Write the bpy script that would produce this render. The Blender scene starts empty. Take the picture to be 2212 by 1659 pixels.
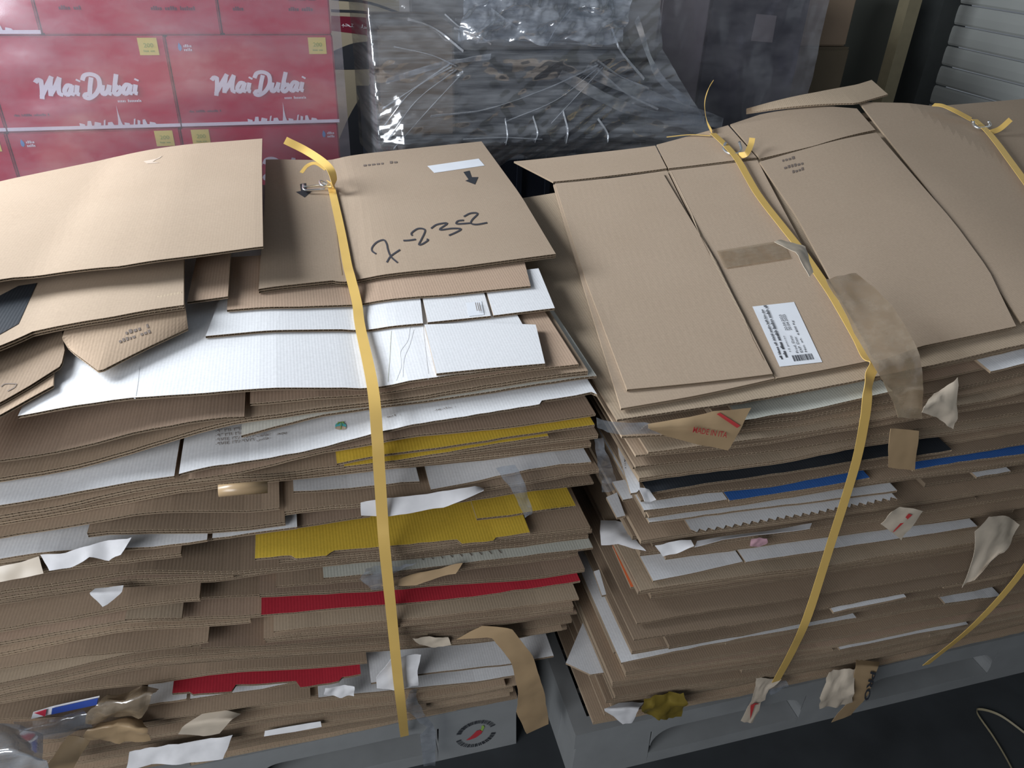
import bpy, bmesh, math, random
import numpy as np
from mathutils import Vector, Matrix, noise

random.seed(7)
SC = bpy.context.scene
COL = SC.collection

# ---------------------------------------------------------------- camera
W, H, FPX = 2212, 1659, 1661.0
YAW, PIT, ROLL, CAMZ = math.radians(16), math.radians(32), math.radians(2.3), 1.53
_h = np.array([math.sin(YAW), math.cos(YAW), 0.0]); _up = np.array([0, 0, 1.0]); _r = np.cross(_h, _up)
FW = _h * math.cos(PIT) - _up * math.sin(PIT); _u = np.cross(_r, FW)
RT = _r * math.cos(ROLL) + _u * math.sin(ROLL); UP = _u * math.cos(ROLL) - _r * math.sin(ROLL)
CP = np.array([0, 0, CAMZ])
cam_data = bpy.data.cameras.new('camera'); cam = bpy.data.objects.new('camera', cam_data); COL.objects.link(cam)
cam_data.sensor_fit = 'HORIZONTAL'; cam_data.sensor_width = 36.0; cam_data.lens = FPX / W * 36.0; cam_data.clip_start = 0.02
M = Matrix.Identity(4)
for i in range(3):
    M[i][0], M[i][1], M[i][2], M[i][3] = RT[i], UP[i], -FW[i], CP[i]
cam.matrix_world = M
SC.camera = cam

# ---------------------------------------------------------------- light and exposure
SC.view_settings.view_transform = 'Standard'; SC.view_settings.look = 'None'
SC.view_settings.gamma = 1.0; SC.view_settings.use_curve_mapping = False
SC.view_settings.exposure = 0.0
wd = bpy.data.worlds.new('warehouse_daylight'); SC.world = wd; wd.use_nodes = True
wd.node_tree.nodes['Background'].inputs[0].default_value = (0.80, 0.88, 1.0, 1)
wd.node_tree.nodes['Background'].inputs[1].default_value = 0.15
def area(name, loc, target, sx, sy, power, color):
    d = bpy.data.lights.new(name, 'AREA'); d.shape = 'RECTANGLE'; d.size = sx; d.size_y = sy; d.energy = power; d.color = color
    o = bpy.data.objects.new(name, d); COL.objects.link(o); o.location = loc
    o.rotation_euler = (Vector(target) - Vector(loc)).to_track_quat('-Z', 'Y').to_euler(); o['kind'] = 'helper'
    return o
area('loading_door_daylight', (-1.8, 1.9, 2.1), (-0.2, 1.3, 0.95), 1.3, 1.1, 112, (0.90, 0.95, 1.0))
area('yard_daylight', (-2.0, -0.9, 1.75), (0.0, 1.1, 0.6), 1.8, 1.4, 74, (0.95, 0.97, 1.0))

# ---------------------------------------------------------------- measuring helpers (photograph pixel -> point in the place)
def ray(x, y): return FW + RT * (x - W / 2) / FPX - UP * (y - H / 2) / FPX
def onY(x, y, Y):
    d = ray(x, y); return CP + d * (Y / d[1])
def onZ(x, y, Z):
    d = ray(x, y); return CP + d * ((Z - CAMZ) / d[2])
def onX(x, y, X):
    d = ray(x, y); return CP + d * (X / d[0])
def onS(x, y, zf):
    z = 0.9
    for _ in range(40):
        p = onZ(x, y, z); z += 0.6 * (zf(p[0], p[1]) - z)
    return onZ(x, y, z)

# ---------------------------------------------------------------- materials
MATS = {}
def new_mat(name):
    m = bpy.data.materials.new(name); m.use_nodes = True; MATS[name] = m
    nt = m.node_tree; return m, nt, nt.nodes, nt.links, nt.nodes['Principled BSDF']
def board_mat(name, c1, c2, rough=0.85, line=0.05, bump=0.07, pitch=0.0075, var=0.26):
    m, nt, N, L, B = new_mat(name)
    tc = N.new('ShaderNodeTexCoord'); oi = N.new('ShaderNodeObjectInfo')
    mp = N.new('ShaderNodeMapping'); L.new(tc.outputs['Object'], mp.inputs[0])
    n1 = N.new('ShaderNodeTexNoise'); n1.inputs['Scale'].default_value = 7; n1.inputs['Detail'].default_value = 6; L.new(mp.outputs[0], n1.inputs[0])
    n2 = N.new('ShaderNodeTexNoise'); n2.inputs['Scale'].default_value = 220; n2.inputs['Detail'].default_value = 3; L.new(mp.outputs[0], n2.inputs[0])
    wv = N.new('ShaderNodeTexWave'); wv.bands_direction = 'X'; wv.inputs['Scale'].default_value = 1 / pitch / 6.2832 * 3.14159; wv.inputs['Distortion'].default_value = 0.6
    L.new(mp.outputs[0], wv.inputs[0])
    mx = N.new('ShaderNodeMix'); mx.data_type = 'RGBA'; mx.inputs[6].default_value = (*c1, 1); mx.inputs[7].default_value = (*c2, 1)
    L.new(n1.outputs[0], mx.inputs[0])
    hs = N.new('ShaderNodeHueSaturation'); L.new(mx.outputs[2], hs.inputs['Color'])
    mr = N.new('ShaderNodeMapRange'); mr.inputs[3].default_value = 1 - var; mr.inputs[4].default_value = 1 + var * 0.6
    L.new(oi.outputs['Random'], mr.inputs[0])
    # fine fibre and faint flute lines printed through the liner
    ad = N.new('ShaderNodeMath'); ad.operation = 'MULTIPLY_ADD'; L.new(n2.outputs[0], ad.inputs[0]); ad.inputs[1].default_value = 0.22; ad.inputs[2].default_value = 0.89
    ml = N.new('ShaderNodeMath'); ml.operation = 'MULTIPLY_ADD'; L.new(wv.outputs[0], ml.inputs[0]); ml.inputs[1].default_value = line; ml.inputs[2].default_value = 1 - line / 2
    m1 = N.new('ShaderNodeMath'); m1.operation = 'MULTIPLY'; L.new(ad.outputs[0], m1.inputs[0]); L.new(ml.outputs[0], m1.inputs[1])
    m2 = N.new('ShaderNodeMath'); m2.operation = 'MULTIPLY'; L.new(m1.outputs[0], m2.inputs[0]); L.new(mr.outputs[0], m2.inputs[1])
    L.new(m2.outputs[0], hs.inputs['Value']); L.new(hs.outputs[0], B.inputs['Base Color'])
    bp = N.new('ShaderNodeBump'); bp.inputs['Strength'].default_value = bump; bp.inputs['Distance'].default_value = 0.002
    L.new(wv.outputs[0], bp.inputs['Height']); L.new(bp.outputs[0], B.inputs['Normal'])
    B.inputs['Roughness'].default_value = rough; B.inputs['Specular IOR Level'].default_value = 0.25
    return m
def flat_mat(name, c, rough=0.6, metal=0.0, spec=0.4, noise_amt=0.15, nscale=30):
    m, nt, N, L, B = new_mat(name)
    tc = N.new('ShaderNodeTexCoord'); n1 = N.new('ShaderNodeTexNoise'); n1.inputs['Scale'].default_value = nscale; n1.inputs['Detail'].default_value = 5
    L.new(tc.outputs['Object'], n1.inputs[0])
    mx = N.new('ShaderNodeMix'); mx.data_type = 'RGBA'
    mx.inputs[6].default_value = (*[v * (1 - noise_amt) for v in c], 1); mx.inputs[7].default_value = (*[min(1, v * (1 + noise_amt)) for v in c], 1)
    L.new(n1.outputs[0], mx.inputs[0]); L.new(mx.outputs[2], B.inputs['Base Color'])
    B.inputs['Roughness'].default_value = rough; B.inputs['Metallic'].default_value = metal; B.inputs['Specular IOR Level'].default_value = spec
    return m
def film_mat(name, tint, lo, hi, scale=(6, 6, 6), rough=0.18, white=0.5, rotv=(0, 0, 0)):
    m, nt, N, L, B = new_mat(name)
    N.remove(B); out = N['Material Output']
    tc = N.new('ShaderNodeTexCoord'); mp = N.new('ShaderNodeMapping'); mp.inputs['Scale'].default_value = scale; mp.inputs['Rotation'].default_value = rotv; L.new(tc.outputs['Object'], mp.inputs[0])
    n1 = N.new('ShaderNodeTexNoise'); n1.inputs['Scale'].default_value = 4; n1.inputs['Detail'].default_value = 8; n1.inputs['Roughness'].default_value = 0.65; L.new(mp.outputs[0], n1.inputs[0])
    mr = N.new('ShaderNodeMapRange'); mr.inputs[1].default_value = 0.40; mr.inputs[2].default_value = 0.72; mr.inputs[3].default_value = lo; mr.inputs[4].default_value = hi
    L.new(n1.outputs[0], mr.inputs[0])
    tr = N.new('ShaderNodeBsdfTransparent'); tr.inputs[0].default_value = (*[0.5 + 0.5 * t for t in tint], 1)
    gl = N.new('ShaderNodeBsdfGlossy'); gl.inputs['Roughness'].default_value = rough; gl.inputs[0].default_value = (0.95, 0.97, 1, 1)
    df = N.new('ShaderNodeBsdfDiffuse'); df.inputs[0].default_value = (*tint, 1)
    tl = N.new('ShaderNodeBsdfTranslucent'); tl.inputs[0].default_value = (*tint, 1)
    md = N.new('ShaderNodeMixShader'); md.inputs[0].default_value = 0.35; L.new(df.outputs[0], md.inputs[1]); L.new(tl.outputs[0], md.inputs[2])
    mg = N.new('ShaderNodeMixShader'); mg.inputs[0].default_value = white; L.new(gl.outputs[0], mg.inputs[1]); L.new(md.outputs[0], mg.inputs[2])
    mf = N.new('ShaderNodeMixShader'); L.new(mr.outputs[0], mf.inputs[0]); L.new(tr.outputs[0], mf.inputs[1]); L.new(mg.outputs[0], mf.inputs[2])
    L.new(mf.outputs[0], out.inputs['Surface'])
    return m
board_mat('kraft', (0.335, 0.245, 0.17), (0.40, 0.30, 0.215))
board_mat('pink', (0.36, 0.255, 0.185), (0.41, 0.30, 0.22))
board_mat('tan', (0.41, 0.32, 0.23), (0.46, 0.365, 0.265), var=0.08)
board_mat('top_kraft', (0.385, 0.295, 0.215), (0.43, 0.335, 0.25), var=0.05, line=0.015, bump=0.02)
board_mat('edge', (0.30, 0.225, 0.155), (0.40, 0.31, 0.22), line=0.0, bump=0.0)
board_mat('white', (0.70, 0.71, 0.73), (0.76, 0.77, 0.79), rough=0.6, line=0.025, var=0.05, bump=0.035)
board_mat('cream', (0.66, 0.66, 0.60), (0.72, 0.72, 0.66), rough=0.6, line=0.04, var=0.04)
board_mat('pale', (0.50, 0.51, 0.45), (0.60, 0.60, 0.54), rough=0.6, line=0.08, var=0.04)
board_mat('yellow', (0.68, 0.47, 0.055), (0.74, 0.52, 0.075), rough=0.5, line=0.04, var=0.05)
board_mat('red', (0.46, 0.03, 0.05), (0.54, 0.045, 0.065), rough=0.45, line=0.05, var=0.10)
board_mat('orange', (0.65, 0.14, 0.05), (0.72, 0.17, 0.06), rough=0.5, line=0.05, var=0.04)
board_mat('blue', (0.03, 0.11, 0.36), (0.05, 0.15, 0.44), rough=0.5, line=0.05, var=0.04)
board_mat('black', (0.022, 0.026, 0.032), (0.035, 0.04, 0.048), rough=0.5, line=0.05, var=0.04)
flat_mat('ink', (0.025, 0.028, 0.035), 0.7)
flat_mat('marker', (0.045, 0.045, 0.055), 0.6)
flat_mat('faded_ink', (0.17, 0.135, 0.115), 0.8)
flat_mat('red_ink', (0.50, 0.05, 0.05), 0.6)
flat_mat('paper', (0.74, 0.77, 0.82), 0.6, noise_amt=0.04)
flat_mat('strap', (0.70, 0.47, 0.14), 0.38, spec=0.6, noise_amt=0.06)
flat_mat('wire', (0.85, 0.87, 0.9), 0.25, metal=0.9)
flat_mat('pallet_grey', (0.225, 0.235, 0.24), 0.55, noise_amt=0.18, nscale=14)
flat_mat('floor', (0.028, 0.032, 0.036), 0.75, noise_amt=0.5, nscale=9)
flat_mat('wall', (0.10, 0.105, 0.09), 0.85, noise_amt=0.2, nscale=3)
flat_mat('shutter', (0.38, 0.395, 0.38), 0.55, metal=0.1, noise_amt=0.1, nscale=5)
flat_mat('door_frame', (0.045, 0.05, 0.05), 0.6)
flat_mat('post', (0.22, 0.19, 0.12), 0.6)
flat_mat('carton_red', (0.50, 0.018, 0.055), 0.42, spec=0.4, noise_amt=0.1, nscale=6)
flat_mat('print_white', (0.80, 0.80, 0.82), 0.5, noise_amt=0.03)
flat_mat('sticker_yellow', (0.75, 0.66, 0.16), 0.5, noise_amt=0.05)
flat_mat('print_blue', (0.08, 0.30, 0.60), 0.5)
flat_mat('print_dark', (0.10, 0.03, 0.05), 0.5)
flat_mat('print_teal', (0.10, 0.45, 0.48), 0.5)
flat_mat('print_green', (0.25, 0.40, 0.08), 0.5)
flat_mat('print_chili', (0.42, 0.04, 0.05), 0.5)
flat_mat('dark_plastic', (0.022, 0.027, 0.04), 0.45, noise_amt=0.3, nscale=5)
flat_mat('navy_box', (0.018, 0.022, 0.036), 0.6, noise_amt=0.3, nscale=5)
flat_mat('grey_box', (0.24, 0.22, 0.21), 0.7, noise_amt=0.2, nscale=5)
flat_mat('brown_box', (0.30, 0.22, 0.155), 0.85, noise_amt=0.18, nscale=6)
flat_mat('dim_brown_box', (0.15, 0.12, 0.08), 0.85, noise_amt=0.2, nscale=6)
flat_mat('cream_box', (0.36, 0.31, 0.22), 0.7, noise_amt=0.08, nscale=4)
flat_mat('maroon', (0.16, 0.012, 0.03), 0.5)
flat_mat('gold_foil', (0.26, 0.19, 0.035), 0.28, metal=0.4, noise_amt=0.3, nscale=25)
flat_mat('tape_tan', (0.40, 0.28, 0.16), 0.32, spec=0.6, noise_amt=0.12, nscale=25)
flat_mat('tape_pale', (0.58, 0.50, 0.40), 0.3, spec=0.6, noise_amt=0.15, nscale=40)
flat_mat('torn_white', (0.72, 0.72, 0.74), 0.7, noise_amt=0.12, nscale=60)
flat_mat('label_blue', (0.03, 0.07, 0.33), 0.4)
flat_mat('label_red', (0.50, 0.03, 0.06), 0.4)
flat_mat('pinkish', (0.55, 0.33, 0.38), 0.5)
film_mat('film_clear', (0.80, 0.84, 0.90), 0.10, 0.55, (3, 3, 9), 0.16, 0.45)
film_mat('film_wrap', (0.72, 0.74, 0.77), 0.12, 0.55, (0.7, 0.7, 9), 0.12, 0.40, (0, 0.5, 0))
film_mat('film_carton', (0.80, 0.78, 0.86), 0.11, 0.28, (1.2, 1, 2.5), 0.22, 0.5)
film_mat('film_fold', (0.80, 0.83, 0.87), 0.35, 0.85, (6, 6, 6), 0.12, 0.45)
film_mat('film_tape', (0.62, 0.50, 0.35), 0.40, 0.78, (9, 9, 9), 0.2, 0.6)

# ---------------------------------------------------------------- object helpers
def tag(o, label, cat, group=None, kind=None):
    if label: o['label'] = label
    if cat: o['category'] = cat
    if group: o['group'] = group
    if kind: o['kind'] = kind
    return o
def empty(name, loc):
    o = bpy.data.objects.new(name, None); o.empty_display_size = 0.05; o.location = loc; COL.objects.link(o); return o
def mesh_obj(name, verts, faces, mats, fmat=None, parent=None, smooth=False, centre=True):
    v = np.asarray(verts, float).reshape(-1, 3); off = np.zeros(3)
    if parent is not None:
        q = parent
        while q is not None: off = off + np.array(q.location); q = q.parent
    elif centre and len(v): off = np.array([(v[:, 0].min() + v[:, 0].max()) / 2, (v[:, 1].min() + v[:, 1].max()) / 2, v[:, 2].min()])
    me = bpy.data.meshes.new(name); me.from_pydata((v - off).tolist(), [], faces)
    for m in (mats if isinstance(mats, (list, tuple)) else [mats]): me.materials.append(MATS[m])
    if fmat is not None: me.polygons.foreach_set('material_index', fmat)
    if smooth: me.polygons.foreach_set('use_smooth', [True] * len(me.polygons))
    me.update()
    o = bpy.data.objects.new(name, me); COL.objects.link(o)
    if parent is None: o.location = off
    else: o.parent = parent
    return o
class MB:
    def __init__(s): s.v = []; s.f = []; s.m = []
    def add(s, vs, fs, mi=0):
        b = len(s.v); s.v += [tuple(map(float, p)) for p in vs]; s.f += [tuple(i + b for i in f) for f in fs]; s.m += [mi] * len(fs)
    def box(s, x0, x1, y0, y1, z0, z1, mi=0):
        s.add([(x0, y0, z0), (x1, y0, z0), (x1, y1, z0), (x0, y1, z0), (x0, y0, z1), (x1, y0, z1), (x1, y1, z1), (x0, y1, z1)],
              [(0, 3, 2, 1), (4, 5, 6, 7), (0, 1, 5, 4), (1, 2, 6, 5), (2, 3, 7, 6), (3, 0, 4, 7)], mi)
    def grid(s, G, mi=0, flip=False):
        ny, nx = len(G), len(G[0]); vs = [p for r in G for p in r]; fs = []
        for j in range(ny - 1):
            for i in range(nx - 1):
                a, b, c, d = j * nx + i, j * nx + i + 1, (j + 1) * nx + i + 1, (j + 1) * nx + i
                fs.append((a, d, c, b) if flip else (a, b, c, d))
        s.add(vs, fs, mi)
    def tube(s, pts, r, n=6, mi=0):
        pts = [Vector(p) for p in pts]; rings = []
        for i, p in enumerate(pts):
            t = (pts[min(i + 1, len(pts) - 1)] - pts[max(i - 1, 0)]).normalized()
            a = t.orthogonal().normalized() if i == 0 else (a - t * a.dot(t)).normalized()
            b = t.cross(a); rings.append([p + (a * math.cos(k * 2 * math.pi / n) + b * math.sin(k * 2 * math.pi / n)) * r for k in range(n)])
        vs = [q for rg in rings for q in rg]; fs = []
        for i in range(len(rings) - 1):
            for k in range(n): fs.append((i * n + k, i * n + (k + 1) % n, (i + 1) * n + (k + 1) % n, (i + 1) * n + k))
        fs.append(tuple(range(n - 1, -1, -1))); fs.append(tuple(range((len(rings) - 1) * n, len(rings) * n)))
        s.add(vs, fs, mi)
    def build(s, name, mats, parent=None, smooth=False): return mesh_obj(name, s.v, s.f, mats, s.m, parent, smooth)
def resample(P, n=None, ts=None):
    P = np.asarray(P, float); d = np.r_[0, np.cumsum(np.linalg.norm(np.diff(P, axis=0), axis=1))]
    if ts is None: ts = np.linspace(0, 1, n)
    return np.stack([np.interp(np.asarray(ts) * d[-1], d, P[:, k]) for k in range(3)], 1)
def smooth_path(P, n):
    P = [Vector(p) for p in P]; P = [P[0] * 2 - P[1]] + P + [P[-1] * 2 - P[-2]]; out = []
    for k in range(1, len(P) - 2):
        a, b, c, d = P[k - 1:k + 3]
        for i in range(n):
            t = i / n
            out.append(0.5 * ((2 * b) + (c - a) * t + (2 * a - 5 * b + 4 * c - d) * t * t + (3 * b - a - 3 * c + d) * t ** 3))
    out.append(P[-2]); return [np.array(p) for p in out]

PLY, LIN = 0.0042, 0.0006
def board(name, G, plies=1, top='kraft', edge='edge', parent=None, flutes=True, under='edge', pitch=0.0078, flute_sides=('front',)):
    """A corrugated board from a grid of points on its underside (row 0 = front edge): liners as slabs, closed sides, fluting behind the front edge."""
    G = np.asarray(G, float); ny, nx = G.shape[:2]; mb = MB(); up = np.array([0, 0, 1.0])
    for k in range(plies):
        for lo, hi, t in ((k * PLY, k * PLY + LIN, 1), (k * PLY + PLY - LIN, (k + 1) * PLY, 0 if k == plies - 1 else 1)):
            A, Bt = G + up * lo, G + up * hi
            mb.grid(A, 1, True); mb.grid(Bt, t)
            mb.grid([A[0], Bt[0]], 1); mb.grid([A[-1], Bt[-1]], 1, True)
        a, b = G + up * (k * PLY), G + up * ((k + 1) * PLY)
        mb.grid([a[:, 0], b[:, 0]], 1, True); mb.grid([a[:, -1], b[:, -1]], 1); mb.grid([a[-1], b[-1]], 1, True)
    o = mb.build(name, [top, edge], parent)
    if flutes:
        fr = G[0]; L = np.linalg.norm(np.diff(fr, axis=0), axis=1).sum(); n = max(4, int(L / (pitch / 2)))
        bk = G[1] if ny > 2 else G[0] + (G[-1] - G[0]) * min(1, 0.04 / max(0.02, np.linalg.norm(G[-1] - G[0], axis=1).max()))
        ts = np.linspace(0, 1, n)
        d0 = np.r_[0, np.cumsum(np.linalg.norm(np.diff(fr, axis=0), axis=1))]; d0 /= d0[-1]
        F = np.stack([np.interp(ts, d0, fr[:, c]) for c in range(3)], 1); K = np.stack([np.interp(ts, d0, bk[:, c]) for c in range(3)], 1)
        F = F + (K - F) * 0.03
        fb = MB()
        for k in range(plies):
            zz = np.where(np.arange(n) % 2 == 0, k * PLY + LIN, (k + 1) * PLY - LIN)
            off = up[None] * zz[:, None]
            fb.grid([F + off, K + off], 0)
        fb.build('fluting', edge, o)
    return o
def patch(front, back, nx, ny, bulge=0.0, nz=0.0, ns=8.0, seed=0, mid=None):
    f, b = resample(front, nx), resample(back, nx); G = []
    for j in range(ny):
        v = j / (ny - 1); row = f * (1 - v) + b * v
        if mid is not None: row = row + np.array(mid) * (4 * v * (1 - v))
        for i in range(nx):
            u = i / (nx - 1)
            row[i, 2] += bulge * 16 * u * (1 - u) * v * (1 - v)
            if nz:
                q = Vector((row[i, 0] * ns + seed, row[i, 1] * ns, row[i, 2] * ns + seed)); w = noise.noise_vector(q)
                row[i] += np.array(w) * nz
        G.append(row)
    return np.array(G)
def sheet_thin(name, G, mat, parent=None, thick=0.0006, smooth=True):
    """paper, tape or film: a thin slab that follows a grid"""
    G = np.asarray(G, float); ny, nx = G.shape[:2]
    du = np.gradient(G, axis=1); dv = np.gradient(G, axis=0); nrm = np.cross(du, dv); nrm /= np.maximum(1e-9, np.linalg.norm(nrm, axis=2, keepdims=True))
    A, B = G - nrm * thick / 2, G + nrm * thick / 2; mb = MB()
    mb.grid(A, 0, True); mb.grid(B, 0); mb.grid([A[0], B[0]], 0); mb.grid([A[-1], B[-1]], 0, True); mb.grid([A[:, 0], B[:, 0]], 0, True); mb.grid([A[:, -1], B[:, -1]], 0)
    return mb.build(name, mat, parent, smooth)
def ribbon(name, path, width, mat, parent=None, wdir=(1, 0, 0), thick=0.0009, n=8, twist=None):
    P = smooth_path(path, n); wd_ = np.array(wdir, float); rows = [[], []]
    for i, p in enumerate(P):
        w = wd_ if not twist else None
        if twist:
            s = i / (len(P) - 1) * (len(twist) - 1); k = min(int(s), len(twist) - 2); w = np.array(twist[k]) * (1 - s + k) + np.array(twist[k + 1]) * (s - k)
        w = w / np.linalg.norm(w); rows[0].append(p - w * width / 2); rows[1].append(p + w * width / 2)
    return sheet_thin(name, np.array(rows), mat, parent, thick)

_TXT = {}
def text_data(body, bold=0.0):
    if (body, bold) in _TXT: return _TXT[(body, bold)]
    c = bpy.data.curves.new('t', 'FONT'); c.body = body; c.size = 1.0; c.offset = bold; c.resolution_u = 2
    o = bpy.data.objects.new('t', c); COL.objects.link(o)
    dg = bpy.context.evaluated_depsgraph_get(); me = bpy.data.meshes.new_from_object(o.evaluated_get(dg))
    v = np.array([tuple(q.co) for q in me.vertices]).reshape(-1, 3); f = [tuple(p.vertices) for p in me.polygons]
    bpy.data.objects.remove(o); bpy.data.curves.remove(c); bpy.data.meshes.remove(me)
    if len(v): v[:, 0] -= v[:, 0].min(); v[:, 1] -= v[:, 1].min()
    _TXT[(body, bold)] = (v, f); return v, f
def lettering(name, body, P0, P1, Pup, mat, parent, bold=0.0, lift=0.0006, stretch=True):
    """flat print: text from P0 to P1 along its baseline, capital height towards Pup"""
    v, f = text_data(body, bold)
    if not len(v): return None
    P0, P1, Pup = map(lambda p: np.array(p, float), (P0, P1, Pup)); ex = P1 - P0; ey = Pup - P0; n = np.cross(ex, ey); n /= np.linalg.norm(n)
    w, h = v[:, 0].max(), v[:, 1].max()
    q = P0 + np.outer(v[:, 0] / w, ex) + np.outer(v[:, 1] / h, ey) + n * lift
    return mesh_obj(name, q, f, mat, None, parent)
def marks(name, P0, P1, Pup, mat, parent, seed=0, lift=0.0008, fill=0.82):
    """print too small to read in the photograph: rows of tiny letter strokes grouped into words"""
    P0, P1, Pup = map(lambda p: np.array(p, float), (P0, P1, Pup)); ex, ey = P1 - P0, Pup - P0; n = np.cross(ex, ey); n /= np.linalg.norm(n)
    L, hh = np.linalg.norm(ex), np.linalg.norm(ey); rr = random.Random(seed); u = 0.0; du = hh / L; mb = MB(); left = rr.randint(4, 9)
    while u < 1 - du * 0.4:
        w = du * rr.uniform(0.28, 0.5); top = rr.choice((0.7, 0.7, 1.0)); q = [(u, 0), (min(1, u + w), 0), (min(1, u + w), top), (u, top)]
        mb.add([P0 + ex * a + ey * b + n * lift for a, b in q], [(0, 1, 2, 3)]); u += w + du * 0.2; left -= 1
        if left <= 0: u += du * 0.7; left = rr.randint(3, 9)
    o = mb.build(name, mat, parent); o['kind'] = 'stuff'; return o
def quad_print(name, P0, P1, P3, shapes, mat, parent, lift=0.0005):
    """flat print made of polygons in unit coordinates of a parallelogram"""
    P0, P1, P3 = map(lambda p: np.array(p, float), (P0, P1, P3)); ex, ey = P1 - P0, P3 - P0; n = np.cross(ex, ey); n /= np.linalg.norm(n)
    vs, fs = [], []
    for k, S in enumerate(shapes):
        b = len(vs); vs += [P0 + ex * x + ey * y + n * (lift + k * 0.000012) for x, y in S]; fs.append(tuple(range(b, b + len(S))))
    return mesh_obj(name, vs, fs, mat, None, parent)
def stroke_shapes(strokes, nib=(0.035, 0.06)):
    out = []
    for s in strokes:
        P = smooth_path([(x, y, 0) for x, y in s], 5) if len(s) > 2 else [np.array((x, y, 0.0)) for x, y in s]
        for a, b in zip(P[:-1], P[1:]):
            d = np.array(b) - np.array(a); d = d / max(1e-6, np.linalg.norm(d)); r = nib[0]; nx, ny = -d[1] * r, d[0] * r
            k = nib[1]
            a2 = a - d * r * 0.5; b2 = b + d * r * 0.5
            out.append([(a2[0] + nx, a2[1] + ny + 0), (a2[0] - nx, a2[1] - ny), (b2[0] - nx + k * 0, b2[1] - ny), (b2[0] + nx, b2[1] + ny)])
    return out

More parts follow.
